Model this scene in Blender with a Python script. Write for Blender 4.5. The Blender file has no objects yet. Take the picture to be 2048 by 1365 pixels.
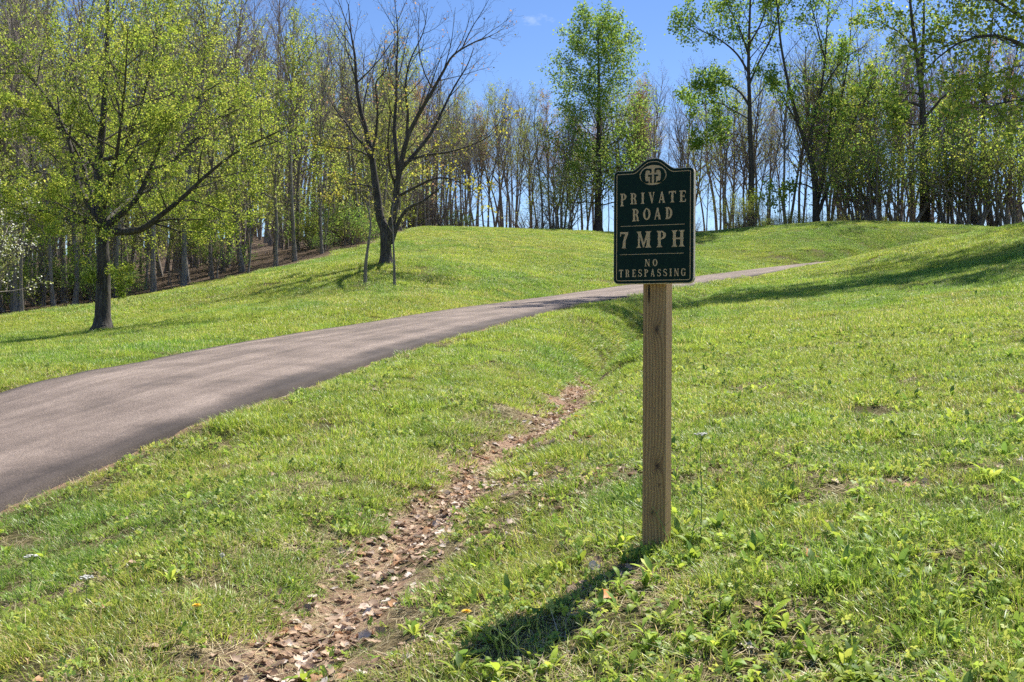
import bpy, math, random
import numpy as np
from mathutils import Vector

# ------------------------------------------------------------------ camera, sky, sun, exposure
SC = bpy.context.scene
COL = SC.collection
R = math.radians
FPX, CX, CY = 2000.0, 1024.0, 682.5          # focal length in photo pixels, principal point
SUN_AZ, SUN_EL = R(36), R(58)                # sun to the right of straight ahead, and its height

cam = bpy.data.cameras.new('camera')
cam.sensor_width = 36.0
cam.lens = 36.0 * FPX / 2048.0
cam.clip_start, cam.clip_end = 0.05, 8000
cam_o = bpy.data.objects.new('camera', cam)
cam_o.rotation_euler = (R(90), 0, 0)
COL.objects.link(cam_o)
SC.camera = cam_o

world = bpy.data.worlds.new('World')
SC.world = world
world.use_nodes = True
wn, wl = world.node_tree.nodes, world.node_tree.links
wn.clear()
w_out = wn.new('ShaderNodeOutputWorld')
w_bg = wn.new('ShaderNodeBackground')
w_bg.inputs['Strength'].default_value = 0.088
sky = wn.new('ShaderNodeTexSky')
sky.sky_type = 'NISHITA'
sky.sun_disc = False
sky.sun_elevation = SUN_EL
sky.sun_rotation = SUN_AZ
sky.altitude = 300
sky.air_density = 1.0
sky.dust_density = 0.1
sky.ozone_density = 2.6
w_tc = wn.new('ShaderNodeTexCoord')
w_map = wn.new('ShaderNodeMapping'); w_map.inputs['Scale'].default_value = (5.0, 5.0, 12.0)
w_map.inputs['Location'].default_value = (1.3, 0.4, 2.1)
w_noise = wn.new('ShaderNodeTexNoise'); w_noise.inputs['Scale'].default_value = 1.0
w_noise.inputs['Detail'].default_value = 9; w_noise.inputs['Roughness'].default_value = 0.62
w_ramp = wn.new('ShaderNodeMapRange')
w_ramp.inputs['From Min'].default_value = 0.60; w_ramp.inputs['From Max'].default_value = 0.80
w_ramp.inputs['To Min'].default_value = 0.0; w_ramp.inputs['To Max'].default_value = 0.85
w_hsv = wn.new('ShaderNodeHueSaturation'); w_hsv.inputs['Saturation'].default_value = 1.18; w_hsv.inputs['Hue'].default_value = 0.511
w_mix = wn.new('ShaderNodeMix'); w_mix.data_type = 'RGBA'
w_mix.inputs['B'].default_value = (8.2, 8.6, 9.2, 1)
wl.new(w_tc.outputs['Generated'], w_map.inputs['Vector'])
wl.new(w_map.outputs['Vector'], w_noise.inputs['Vector'])
wl.new(w_noise.outputs['Fac'], w_ramp.inputs['Value'])
wl.new(w_ramp.outputs['Result'], w_mix.inputs['Factor'])
wl.new(sky.outputs['Color'], w_hsv.inputs['Color'])
wl.new(w_hsv.outputs['Color'], w_mix.inputs['A'])
wl.new(w_mix.outputs['Result'], w_bg.inputs['Color'])
wl.new(w_bg.outputs['Background'], w_out.inputs['Surface'])

sun = bpy.data.lights.new('sun', 'SUN')
sun.energy = 5.0
sun.angle = R(0.53)
sun.color = (1.0, 0.95, 0.87)
sun_o = bpy.data.objects.new('sun', sun)
sd = Vector((math.sin(SUN_AZ) * math.cos(SUN_EL), math.cos(SUN_AZ) * math.cos(SUN_EL), math.sin(SUN_EL)))
sun_o.rotation_euler = (-sd).to_track_quat('-Z', 'Y').to_euler()
sun_o.location = sd * 60
COL.objects.link(sun_o)

SC.view_settings.view_transform = 'Standard'
SC.view_settings.look = 'None'
SC.view_settings.gamma = 1
SC.view_settings.use_curve_mapping = False
SC.view_settings.exposure = 0.84
SC.render.engine = 'CYCLES'
SC.cycles.max_bounces = 4
SC.cycles.diffuse_bounces = 2
SC.cycles.transmission_bounces = 3
SC.cycles.use_denoising = False
SC.cycles.use_adaptive_sampling = True
SC.cycles.adaptive_threshold = 0.02
SC.cycles.adaptive_min_samples = 24
SC.cycles.sample_clamp_indirect = 6

# ------------------------------------------------------------------ helpers
def tag(o, label=None, cat=None, group=None, kind=None):
    if label: o['label'] = label
    if cat: o['category'] = cat
    if group: o['group'] = group
    if kind: o['kind'] = kind
    return o

def link(name, data, parent=None, loc=None, rot=None):
    o = bpy.data.objects.new(name, data)
    COL.objects.link(o)
    if parent is not None: o.parent = parent
    if loc is not None: o.location = loc
    if rot is not None: o.rotation_euler = rot
    return o

def mesh_np(name, V, faces, mats=(), smooth=False, mat_idx=None, col=None):
    """faces: list of int arrays (n,k)"""
    V = np.asarray(V, np.float32)
    me = bpy.data.meshes.new(name)
    loops, starts, tot = [], [], 0
    for f in faces:
        f = np.asarray(f, np.int32)
        if len(f) == 0: continue
        loops.append(f.ravel())
        starts.append(tot + np.arange(len(f), dtype=np.int32) * f.shape[1])
        tot += f.size
    loops = np.concatenate(loops); starts = np.concatenate(starts)
    me.vertices.add(len(V)); me.vertices.foreach_set('co', V.ravel())
    me.loops.add(len(loops)); me.loops.foreach_set('vertex_index', loops)
    me.polygons.add(len(starts)); me.polygons.foreach_set('loop_start', starts)
    if mat_idx is not None: me.polygons.foreach_set('material_index', np.asarray(mat_idx, np.int32))
    for m in mats: me.materials.append(m)
    me.update(calc_edges=True)
    if smooth: me.polygons.foreach_set('use_smooth', np.ones(len(starts), bool))
    if col is not None:
        a = me.attributes.new('Col', 'FLOAT_COLOR', 'POINT')
        c = np.ones((len(V), 4), np.float32); c[:, :3] = col
        a.data.foreach_set('color', c.ravel())
    me.validate()
    return me

def hash2(ix, iy, seed):
    h = np.sin(ix * 127.1 + iy * 311.7 + seed * 74.7) * 43758.5453
    return h - np.floor(h)

def vnoise(x, y, s=1.0, seed=0, octv=3):
    x = np.asarray(x, float) / s; y = np.asarray(y, float) / s
    out = 0; amp = 1; tot = 0
    for o in range(octv):
        ix, iy = np.floor(x), np.floor(y)
        fx, fy = x - ix, y - iy
        fx = fx * fx * (3 - 2 * fx); fy = fy * fy * (3 - 2 * fy)
        a = hash2(ix, iy, seed + o); b = hash2(ix + 1, iy, seed + o)
        c = hash2(ix, iy + 1, seed + o); d = hash2(ix + 1, iy + 1, seed + o)
        out = out + amp * ((a * (1 - fx) + b * fx) * (1 - fy) + (c * (1 - fx) + d * fx) * fy)
        tot += amp; amp *= 0.5; x = x * 2.03 + 5.1; y = y * 2.03 + 1.7
    return out / tot

def sstep(a, b, x):
    t = np.clip((x - a) / (b - a), 0, 1)
    return t * t * (3 - 2 * t)

def at(u, v, d):
    return np.array([(u - CX) / FPX * d, d, (CY - v) / FPX * d])

# ------------------------------------------------------------------ materials
def new_mat(name):
    m = bpy.data.materials.new(name); m.use_nodes = True
    m.node_tree.nodes.clear()
    return m, m.node_tree.nodes, m.node_tree.links

def N(ns, typ, **kw):
    n = ns.new(typ)
    for k, v in kw.items():
        if k in n.inputs: n.inputs[k].default_value = v
        else: setattr(n, k, v)
    return n

def ramp(ns, stops, interp='LINEAR'):
    r = ns.new('ShaderNodeValToRGB'); r.color_ramp.interpolation = interp
    e = r.color_ramp.elements
    while len(e) > 1: e.remove(e[-1])
    e[0].position = stops[0][0]; e[0].color = (*stops[0][1], 1)
    for p, c in stops[1:]:
        k = e.new(p); k.color = (*c, 1)
    return r

def leaf_mat(name, trans=0.45, gloss=0.06, tint_attr=True, base=None, rough=0.4):
    m, ns, ls = new_mat(name)
    out = N(ns, 'ShaderNodeOutputMaterial')
    at_ = N(ns, 'ShaderNodeAttribute', attribute_name='Col')
    col = at_.outputs['Color']
    if tint_attr:
        ti = N(ns, 'ShaderNodeAttribute', attribute_name='tint', attribute_type='INSTANCER')
        mx = N(ns, 'ShaderNodeMix', data_type='RGBA', blend_type='MULTIPLY')
        mx.inputs['Factor'].default_value = 1
        ls.new(col, mx.inputs['A']); ls.new(ti.outputs['Color'], mx.inputs['B'])
        col = mx.outputs['Result']
    d = N(ns, 'ShaderNodeBsdfDiffuse'); t = N(ns, 'ShaderNodeBsdfTranslucent')
    g = N(ns, 'ShaderNodeBsdfGlossy', Roughness=rough)
    g.inputs['Color'].default_value = (0.9, 0.95, 0.9, 1)
    hs = N(ns, 'ShaderNodeHueSaturation', Hue=0.492, Saturation=1.0, Value=1.3)
    ls.new(col, hs.inputs['Color'])
    ls.new(col, d.inputs['Color']); ls.new(hs.outputs['Color'], t.inputs['Color'])
    a = N(ns, 'ShaderNodeMixShader', Fac=trans); b = N(ns, 'ShaderNodeMixShader', Fac=gloss)
    ls.new(d.outputs[0], a.inputs[1]); ls.new(t.outputs[0], a.inputs[2])
    ls.new(a.outputs[0], b.inputs[1]); ls.new(g.outputs[0], b.inputs[2])
    ls.new(b.outputs[0], out.inputs['Surface'])
    return m

def bark_mat(name, c0, c1, c2, scale=6.0):
    m, ns, ls = new_mat(name)
    out = N(ns, 'ShaderNodeOutputMaterial'); p = N(ns, 'ShaderNodeBsdfPrincipled', Roughness=0.9)
    tc = N(ns, 'ShaderNodeTexCoord'); mp = N(ns, 'ShaderNodeMapping', Scale=(scale, scale, scale * 0.18))
    n1 = N(ns, 'ShaderNodeTexNoise', Scale=3.0, Detail=6.0, Roughness=0.65)
    n2 = N(ns, 'ShaderNodeTexNoise', Scale=0.6, Detail=3.0)
    r = ramp(ns, [(0.3, c0), (0.5, c1), (0.72, c2)])
    bp = N(ns, 'ShaderNodeBump', Strength=0.7, Distance=0.03)
    mx = N(ns, 'ShaderNodeMix', data_type='RGBA', blend_type='MULTIPLY'); mx.inputs['Factor'].default_value = 0.6
    r2 = ramp(ns, [(0.35, (0.55, 0.55, 0.5)), (0.65, (1.1, 1.1, 1.1))])
    ls.new(tc.outputs['Object'], mp.inputs['Vector']); ls.new(mp.outputs['Vector'], n1.inputs['Vector'])
    ls.new(tc.outputs['Object'], n2.inputs['Vector'])
    ls.new(n1.outputs['Fac'], r.inputs['Fac']); ls.new(n2.outputs['Fac'], r2.inputs['Fac'])
    ls.new(r.outputs['Color'], mx.inputs['A']); ls.new(r2.outputs['Color'], mx.inputs['B'])
    ls.new(mx.outputs['Result'], p.inputs['Base Color'])
    ls.new(n1.outputs['Fac'], bp.inputs['Height']); ls.new(bp.outputs['Normal'], p.inputs['Normal'])
    ls.new(p.outputs[0], out.inputs['Surface'])
    return m

def plain_mat(name, c, rough=0.6, var=0.0, scale=30, spec=0.5):
    m, ns, ls = new_mat(name)
    out = N(ns, 'ShaderNodeOutputMaterial'); p = N(ns, 'ShaderNodeBsdfPrincipled', Roughness=rough)
    p.inputs['Specular IOR Level'].default_value = spec
    if var:
        tc = N(ns, 'ShaderNodeTexCoord'); n = N(ns, 'ShaderNodeTexNoise', Scale=scale, Detail=5.0)
        r = ramp(ns, [(0.3, tuple(x * (1 - var) for x in c)), (0.7, tuple(min(1, x * (1 + var)) for x in c))])
        ls.new(tc.outputs['Object'], n.inputs['Vector']); ls.new(n.outputs['Fac'], r.inputs['Fac'])
        ls.new(r.outputs['Color'], p.inputs['Base Color'])
    else:
        p.inputs['Base Color'].default_value = (*c, 1)
    ls.new(p.outputs[0], out.inputs['Surface'])
    return m

M_LEAF = leaf_mat('leaf', 0.55, 0.015, tint_attr=False, rough=.6)
M_GRASS = leaf_mat('grass_blade', 0.45, 0.03)
M_WEED = leaf_mat('weed_leaf', 0.45, 0.022, rough=0.5)
M_DEAD = leaf_mat('dead_leaf', 0.12, 0.02, rough=.6)
M_PETAL = leaf_mat('petal', 0.3, 0.0, tint_attr=False)
M_BARK = bark_mat('bark_dark', (0.025, 0.02, 0.016), (0.075, 0.063, 0.052), (0.16, 0.145, 0.125), 7)
M_BARK2 = bark_mat('bark_grey', (0.11, 0.09, 0.075), (0.25, 0.215, 0.185), (0.40, 0.355, 0.31), 5)
M_TWIG = plain_mat('twig', (0.22, 0.17, 0.145), 0.9)
M_TWIG2 = plain_mat('twig_pale', (0.34, 0.275, 0.24), 0.9)

# ------------------------------------------------------------------ terrain
# road near (camera-side) edge as photo pixels with depth, far edge as pixels
ROAD_N = [(-60, 1040, 5.6), (0, 1010, 5.95), (120, 956, 6.5), (250, 900, 7.2), (370, 853, 7.82), (480, 813, 8.4), (600, 769, 9.4),
          (720, 728, 11.5), (820, 694, 13.4), (920, 666, 15.6), (1020, 640, 18.4), (1120, 617, 21.7), (1210, 601, 25.0),
          (1290, 588, 28.5), (1390, 570, 32.8), (1460, 559, 36.4), (1530, 548, 40.0), (1610, 535, 44.5), (1690, 523, 50.0)]
ROAD_F = np.array([(-60, 784), (0, 772), (67, 762), (170, 746), (300, 718), (430, 695), (600, 666), (800, 635), (1000, 606),
                   (1150, 585), (1250, 571), (1400, 552), (1550, 534), (1690, 520.5), (1800, 508)], float)
ROAD_W = 2.75
rn = np.array([at(*p) for p in ROAD_N])
pre = rn[0] + np.array([[1.1, -9.5, -0.55], [0.5, -4.5, -0.36], [0.1, -1.6, -0.17]])
post_ = np.array([at(1780, 514, 52.0), at(1880, 508, 53.0), at(2000, 503, 53.0), at(2150, 499, 52.0)])
rn = np.concatenate([pre, rn, post_])
T = np.gradient(rn, axis=0); T[:, 2] = 0; T /= np.linalg.norm(T, axis=1)[:, None]
for _ in range(2):
    T[1:-1] = (T[:-2] + 2 * T[1:-1] + T[2:]) / 4
T /= np.linalg.norm(T, axis=1)[:, None]
rf = rn + np.stack([-T[:, 1], T[:, 0], 0 * T[:, 0]], 1) * ROAD_W
for i in range(len(rf)):
    if rf[i, 1] > 8:
        u = CX + FPX * rf[i, 0] / rf[i, 1]
        if 0 < u < 1690:
            z = (CY - np.interp(u, ROAD_F[:, 0], ROAD_F[:, 1])) / FPX * rf[i, 1]
            rf[i, 2] = np.clip(z, rn[i, 2] - 0.12, rn[i, 2] + 0.42)
dz = rf[:, 2] - rn[:, 2]
for _ in range(2):
    dz[1:-1] = (dz[:-2] + 2 * dz[1:-1] + dz[2:]) / 4
rf[:, 2] = rn[:, 2] + dz

def catmull(P, n):
    P = np.asarray(P, float)
    Q = np.concatenate([[2 * P[0] - P[1]], P, [2 * P[-1] - P[-2]]])
    out = []
    for i in range(1, len(Q) - 2):
        t = np.linspace(0, 1, n, endpoint=False)[:, None]
        a, b, c, d = Q[i - 1], Q[i], Q[i + 1], Q[i + 2]
        out.append(0.5 * (2 * b + (c - a) * t + (2 * a - 5 * b + 4 * c - d) * t * t + (3 * b - a - 3 * c + d) * t ** 3))
    out.append(Q[-2][None])
    return np.concatenate(out)

RN = catmull(rn, 4); RF = catmull(rf, 4)
RC = (RN + RF) / 2

CTRL_PX = [  # (u, v, depth) of points on the ground
    (1312, 1085, 3.75), (1350, 800, 7.5), (1350, 690, 12.3), (1380, 605, 24), (1180, 900, 5.6),
    (1700, 1365, 2.5), (1700, 1000, 4.2), (1700, 800, 7.0), (1700, 682, 11), (1700, 600, 19), (1700, 545, 32),
    (2048, 1365, 2.35), (2048, 1000, 4.0), (2048, 800, 6.5), (2048, 682, 9.6), (2048, 600, 14.5), (2048, 530, 21), (2048, 470, 30), (2048, 453, 35),
    (1900, 478, 34), (1800, 498, 36), (1900, 560, 20), (2300, 400, 30), (2300, 500, 18),
    (1000, 1365, 2.8), (1000, 1100, 4.15), (800, 900, 6.9), (950, 780, 9.6), (1060, 700, 13.5),
    (500, 1365, 2.8), (500, 1100, 4.3), (500, 950, 5.9), (720, 800, 8.9), (720, 1100, 4.25),
    (0, 1365, 3.0), (0, 1150, 4.3), (250, 1000, 5.6), (-300, 1200, 4.6),
    # lawn beyond the road
    (205, 668, 22), (0, 700, 16.5), (0, 635, 30), (200, 607, 34), (350, 580, 37), (500, 550, 40), (620, 520, 43), (750, 488, 47),
    (500, 625, 21), (700, 600, 24), (500, 590, 29), (770, 528, 32), (900, 590, 24), (900, 520, 36), (850, 457, 60),
    (1000, 459, 62), (1000, 530, 38), (1195, 466, 65), (1195, 530, 41), (1400, 479, 62), (1400, 520, 48), (1600, 467, 60), (1600, 505, 52),
    (1750, 461, 60), (1850, 464, 60), (1950, 467, 59), (2100, 465, 59),
    (-300, 660, 28), (-300, 720, 18), (-600, 700, 26),
    # woods floor on the left rises further
    (0, 580, 60), (300, 540, 62), (550, 500, 66), (750, 466, 72), (-300, 600, 60), (200, 510, 95), (550, 480, 100), (-300, 540, 95),
    # behind the crest the ground falls away
    (1000, 520, 90), (1300, 525, 90), (1600, 520, 90), (1900, 520, 92), (850, 500, 92), (2300, 500, 80), (2300, 470, 62),
    (1000, 640, 125), (1300, 640, 125), (1600, 640, 125), (1900, 640, 120),
]
ctrl = [at(*p) for p in CTRL_PX]
ctrl += [np.array(p) for p in [(0, 0, -1.5), (2.5, 0, -1.2), (-2.5, 0, -1.55), (0, -6, -2.4), (5, -6, -1.7), (-7, -6, -2.4), (-5.2, 3, -1.3), (8, 3, 0.35), (16, 8, 2.6),
                               (-14, 6, -1.2), (-20, 14, -0.6), (26, 20, 4.6)]]
ctrl += [p for p in rn[1:-1:2]] + [p for p in rf[1:-1:2]]
ctrl = np.array(ctrl)
def tps_phi(r2):
    return 0.5 * r2 * np.log(r2 + 1e-9)
_n = len(ctrl)
_A = np.zeros((_n + 3, _n + 3))
_d2 = ((ctrl[:, None, :2] - ctrl[None, :, :2]) ** 2).sum(-1)
_A[:_n, :_n] = tps_phi(_d2) + np.eye(_n) * 0.6
_A[:_n, _n] = 1; _A[:_n, _n + 1:] = ctrl[:, :2]; _A[_n, :_n] = 1; _A[_n + 1:, :_n] = ctrl[:, :2].T
_w = np.linalg.solve(_A, np.concatenate([ctrl[:, 2], [0, 0, 0]]))
def tps(x, y):
    out = np.empty(len(x))
    for i in range(0, len(x), 20000):
        xs, ys = x[i:i + 20000], y[i:i + 20000]
        d2 = (xs[:, None] - ctrl[None, :, 0]) ** 2 + (ys[:, None] - ctrl[None, :, 1]) ** 2
        out[i:i + 20000] = tps_phi(d2) @ _w[:_n] + _w[_n] + _w[_n + 1] * xs + _w[_n + 2] * ys
    return out

def road_frame(x, y):
    """signed lateral (0 near edge .. 1 far edge), distance outside the road, road height there, arc index"""
    lat = np.full(len(x), 99.0); dist = np.full(len(x), 99.0); zr = np.zeros(len(x)); idx = np.zeros(len(x))
    best = np.full(len(x), 1e9)
    for i in range(len(RN) - 1):
        a, b = RC[i], RC[i + 1]
        e = b[:2] - a[:2]; L2 = e @ e
        t = np.clip(((x - a[0]) * e[0] + (y - a[1]) * e[1]) / L2, 0, 1)
        px = a[0] + t * e[0]; py = a[1] + t * e[1]
        d2 = (x - px) ** 2 + (y - py) ** 2
        k = d2 < best
        if not k.any(): continue
        na = RN[i][None] * (1 - t[k, None]) + RN[i + 1][None] * t[k, None]
        fa = RF[i][None] * (1 - t[k, None]) + RF[i + 1][None] * t[k, None]
        w = fa - na; wl_ = (w[:, :2] ** 2).sum(1)
        l = ((x[k] - na[:, 0]) * w[:, 0] + (y[k] - na[:, 1]) * w[:, 1]) / wl_
        best[k] = d2[k]; lat[k] = l
        lc = np.clip(l, 0, 1)
        zr[k] = na[:, 2] + lc * w[:, 2]
        idx[k] = i + t[k]
        dist[k] = np.maximum(np.maximum(-l, l - 1), 0) * np.sqrt(wl_)
    return lat, dist, zr, idx

_dpx = [(430, 1480, 2.45), (560, 1350, 2.85), (650, 1245, 3.35), (740, 1150, 3.85), (850, 1040, 4.55), (920, 950, 5.3), (1010, 860, 6.5), (1095, 770, 8.5), (1150, 720, 10.8),
        (1195, 680, 13.2), (1235, 650, 16.0), (1290, 620, 20.5), (1370, 594, 26), (1450, 573, 32), (1540, 557, 38)]
_dw = np.array([.34, .34, .33, .32, .30, .30, .30, .32, .36, .40, .46, .46, .45, .5, .5])
_dd = np.array([.17, .18, .20, .21, .22, .22, .22, .24, .32, .55, .85, .70, .40, .25, .2])
# the bed lies below the banks, so a ray through its pixel reaches it a little further on
DITCH = np.array([at(u, v, y + min(.85, d / (.075 - (CY - v) / FPX)) * (y < 8))[:2] for (u, v, y), d in zip(_dpx, _dd)])
DC = catmull(np.column_stack([DITCH, _dw, _dd]), 4)
def ditch_frame(x, y):
    best = np.full(len(x), 1e9); sgn = np.zeros(len(x)); w = np.full(len(x), .3); d = np.zeros(len(x)); arc = np.zeros(len(x))
    s = 0
    for i in range(len(DC) - 1):
        a, b = DC[i], DC[i + 1]; e = b[:2] - a[:2]; L2 = e @ e
        t0 = ((x - a[0]) * e[0] + (y - a[1]) * e[1]) / L2; t = np.clip(t0, 0, 1)
        dx = x - a[0] - t * e[0]; dy = y - a[1] - t * e[1]; d2 = dx * dx + dy * dy
        k = d2 < best
        best[k] = d2[k]; sgn[k] = np.sign(e[0] * dy[k] - e[1] * dx[k])   # + on the left
        w[k] = a[2] + t[k] * (b[2] - a[2]); d[k] = a[3] + t[k] * (b[3] - a[3]); arc[k] = s + t[k] * math.sqrt(L2)
        s += math.sqrt(L2)
    return np.sqrt(best) * sgn, w, d, arc

def ground_full(x, y):
    x = np.asarray(x, float).ravel(); y = np.asarray(y, float).ravel()
    r = np.hypot(x, y - 20)
    cl = np.minimum(1, 160 / np.maximum(r, 1e-6))
    z = tps(x * cl, 20 + (y - 20) * cl)
    far = sstep(85, 150, r)
    z = np.clip(z, -9, 14) * (1 - far) + (-9) * far
    lat, dist, zr, ri = road_frame(x, y)
    k = 1 - sstep(0.0, 1.6, dist)
    base = z * (1 - k) + (zr - 0.045) * k
    inside = dist <= 0.001
    base = np.where(inside, zr - 0.06, base)
    s, w, d, arc = ditch_frame(x, y)
    wob = (vnoise(x, y, 0.5, 3, 2) - 0.5) * 0.25
    ww = np.where(s > 0, w * 1.0, w * np.where(arc > 9.0, .8, 1.35))
    dit = d * np.exp(-np.abs((s + wob * w) / ww) ** 1.45) * sstep(0, .5, dist)
    base = base - dit
    near = 1 - sstep(12, 40, np.hypot(x, y))
    off = sstep(0.03, 0.5, dist)
    base = base + off * ((vnoise(x, y, 0.45, 11, 3) - 0.5) * 0.06 * near + (vnoise(x, y, 3.0, 17, 2) - 0.5) * 0.07 * sstep(.6, 3, dist) * sstep(4, 9, np.hypot(x, y)))
    soil = np.exp(-((s + 0.03) / (ww * 0.58)) ** 2) * (1 - sstep(9.5, 11.5, arc))
    return base, dist, s, soil, lat, ri

def gz(x, y):
    return float(ground_full([x], [y])[0][0])

EDGE = np.array([(-900, 27), (-300, 28), (0, 30), (200, 34), (350, 37), (500, 40), (620, 43), (750, 47.5), (800, 54), (850, 64), (1000, 72), (1195, 75), (1400, 74),
                 (1600, 73), (1750, 73), (1850, 72.5), (1950, 72), (2060, 72), (2300, 70), (2900, 56)], float)
def wood_depth(x, y):
    """metres beyond the edge of the woods (positive inside)"""
    y = np.asarray(y, float); u = CX + FPX * np.asarray(x) / np.maximum(y, 0.5)
    e = np.interp(u, EDGE[:, 0], EDGE[:, 1])
    return y - e

def axis(lo, hi, a, c, dt):
    t0, t1 = math.asinh((lo - c) / a), math.asinh((hi - c) / a)
    n = int((t1 - t0) / dt)
    return c + a * np.sinh(np.linspace(t0, t1, n))
gx = axis(-3000, 3000, 3.2, 0.3, 0.021)
gy = axis(-2500, 3500, 3.4, 4.5, 0.021)
GX, GY = np.meshgrid(gx, gy)
_z, _dist, _s, _soil, _lat, _ri = ground_full(GX, GY)
TZ = _z.reshape(GX.shape)
V = np.column_stack([GX.ravel(), GY.ravel(), _z])
nx, ny = len(gx), len(gy)
i0 = (np.arange(ny - 1)[:, None] * nx + np.arange(nx - 1)[None]).ravel()
Fq = np.column_stack([i0, i0 + 1, i0 + nx + 1, i0 + nx])

def ground(x, y):
    """bilinear lookup in the terrain grid"""
    x = np.asarray(x, float); y = np.asarray(y, float)
    ix = np.clip(np.searchsorted(gx, x) - 1, 0, nx - 2); iy = np.clip(np.searchsorted(gy, y) - 1, 0, ny - 2)
    fx = (x - gx[ix]) / (gx[ix + 1] - gx[ix]); fy = (y - gy[iy]) / (gy[iy + 1] - gy[iy])
    return (TZ[iy, ix] * (1 - fx) + TZ[iy, ix + 1] * fx) * (1 - fy) + (TZ[iy + 1, ix] * (1 - fx) + TZ[iy + 1, ix + 1] * fx) * fy

def hit(u, v, y0=1.5, y1=140):
    """where the ray through a photo pixel meets the ground"""
    ys = np.exp(np.linspace(math.log(y0), math.log(y1), 4000))
    x = (u - CX) / FPX * ys; z = (CY - v) / FPX * ys
    g = ground(x, ys)
    k = np.argmax(g >= z)
    return np.array([x[k], ys[k], g[k]])

# ground masks as mesh attributes for the material
wood = sstep(-0.6, 1.2, wood_depth(GX.ravel(), GY.ravel()) + (vnoise(GX.ravel(), GY.ravel(), 2.0, 5) - .5) * 2.5) * (GY.ravel() > 5)
_PTCH = [(1530, 1120, .28), (1850, 1190, .30), (1640, 1290, .35), (1900, 950, .22), (1180, 1170, .25), (1150, 960, .35), (1090, 1060, .35), (1330, 1290, .25), (860, 1260, .3),
         (700, 1300, .3), (980, 1000, .3), (1060, 900, .35)]
PTCH = [(hit(u, v)[0], hit(u, v)[1], r) for u, v, r in _PTCH]
def litter_amount(x, y):
    m = np.zeros(len(x))
    for px_, py_, r_ in PTCH:
        m = np.maximum(m, np.exp(-(((x - px_) ** 2 + (y - py_) ** 2) / (r_ * r_))))
    return m
_lit = litter_amount(GX.ravel(), GY.ravel())
roadside = np.exp(-(_dist / 0.10) ** 2) * (_lat < 0.5)
bare = np.clip(_soil * 1.35 * (0.25 + 1.3 * sstep(.3, .65, vnoise(GX.ravel(), GY.ravel(), .22, 21))) + roadside * 0.8, 0, 1)

m, ns, ls = new_mat('meadow_ground')
out = N(ns, 'ShaderNodeOutputMaterial'); p = N(ns, 'ShaderNodeBsdfPrincipled', Roughness=0.95)
p.inputs['Specular IOR Level'].default_value = 0.1
tc = N(ns, 'ShaderNodeTexCoord')
def noise(scale, det=6.0, rough=0.6):
    n = N(ns, 'ShaderNodeTexNoise', Scale=scale, Detail=det, Roughness=rough)
    ls.new(tc.outputs['Object'], n.inputs['Vector']); return n
n_big, n_mid, n_fine, n_soil = noise(0.16, 5), noise(1.7, 6), noise(16, 6, .7), noise(30, 8, .7)
r_g = ramp(ns, [(0.30, (0.085, 0.078, 0.032)), (0.5, (0.14, 0.125, 0.05)), (0.7, (0.21, 0.17, 0.085))])
r_f = ramp(ns, [(0.3, (0.45, 0.45, 0.4)), (0.55, (1, 1, 1)), (0.75, (1.3, 1.25, 1.15))])
mixg = N(ns, 'ShaderNodeMath', operation='ADD'); mg2 = N(ns, 'ShaderNodeMath', operation='MULTIPLY'); mg2.inputs[1].default_value = 0.5
ls.new(n_big.outputs['Fac'], mixg.inputs[0]); ls.new(n_mid.outputs['Fac'], mixg.inputs[1]); ls.new(mixg.outputs[0], mg2.inputs[0])
ls.new(mg2.outputs[0], r_g.inputs['Fac']); ls.new(n_fine.outputs['Fac'], r_f.inputs['Fac'])
mm = N(ns, 'ShaderNodeMix', data_type='RGBA', blend_type='MULTIPLY'); mm.inputs['Factor'].default_value = 1
ls.new(r_g.outputs['Color'], mm.inputs['A']); ls.new(r_f.outputs['Color'], mm.inputs['B'])
r_s = ramp(ns, [(0.28, (0.20, 0.12, 0.078)), (0.5, (0.42, 0.27, 0.18)), (0.72, (0.60, 0.44, 0.32))])
ls.new(n_soil.outputs['Fac'], r_s.inputs['Fac'])
a_b = N(ns, 'ShaderNodeAttribute', attribute_name='bare'); a_w = N(ns, 'ShaderNodeAttribute', attribute_name='wood')
m1 = N(ns, 'ShaderNodeMix', data_type='RGBA'); m2 = N(ns, 'ShaderNodeMix', data_type='RGBA')
ls.new(a_b.outputs['Fac'], m1.inputs['Factor']); ls.new(mm.outputs['Result'], m1.inputs['A']); ls.new(r_s.outputs['Color'], m1.inputs['B'])
r_w = ramp(ns, [(0.3, (0.045, 0.033, 0.022)), (0.5, (0.13, 0.092, 0.062)), (0.68, (0.21, 0.16, 0.115))])
ls.new(n_soil.outputs['Fac'], r_w.inputs['Fac'])
ls.new(a_w.outputs['Fac'], m2.inputs['Factor']); ls.new(m1.outputs['Result'], m2.inputs['A']); ls.new(r_w.outputs['Color'], m2.inputs['B'])
bp = N(ns, 'ShaderNodeBump', Strength=1.0, Distance=0.05)
ls.new(n_soil.outputs['Fac'], bp.inputs['Height'])
ls.new(m2.outputs['Result'], p.inputs['Base Color']); ls.new(bp.outputs['Normal'], p.inputs['Normal'])
ls.new(p.outputs[0], out.inputs['Surface'])
M_GROUND = m
me = mesh_np('ground', V, [Fq], [M_GROUND], smooth=True)
for nm, arr in (('bare', bare), ('wood', wood)):
    a = me.attributes.new(nm, 'FLOAT', 'POINT'); a.data.foreach_set('value', arr.astype(np.float32))
tag(link('ground', me), kind='structure')

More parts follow.
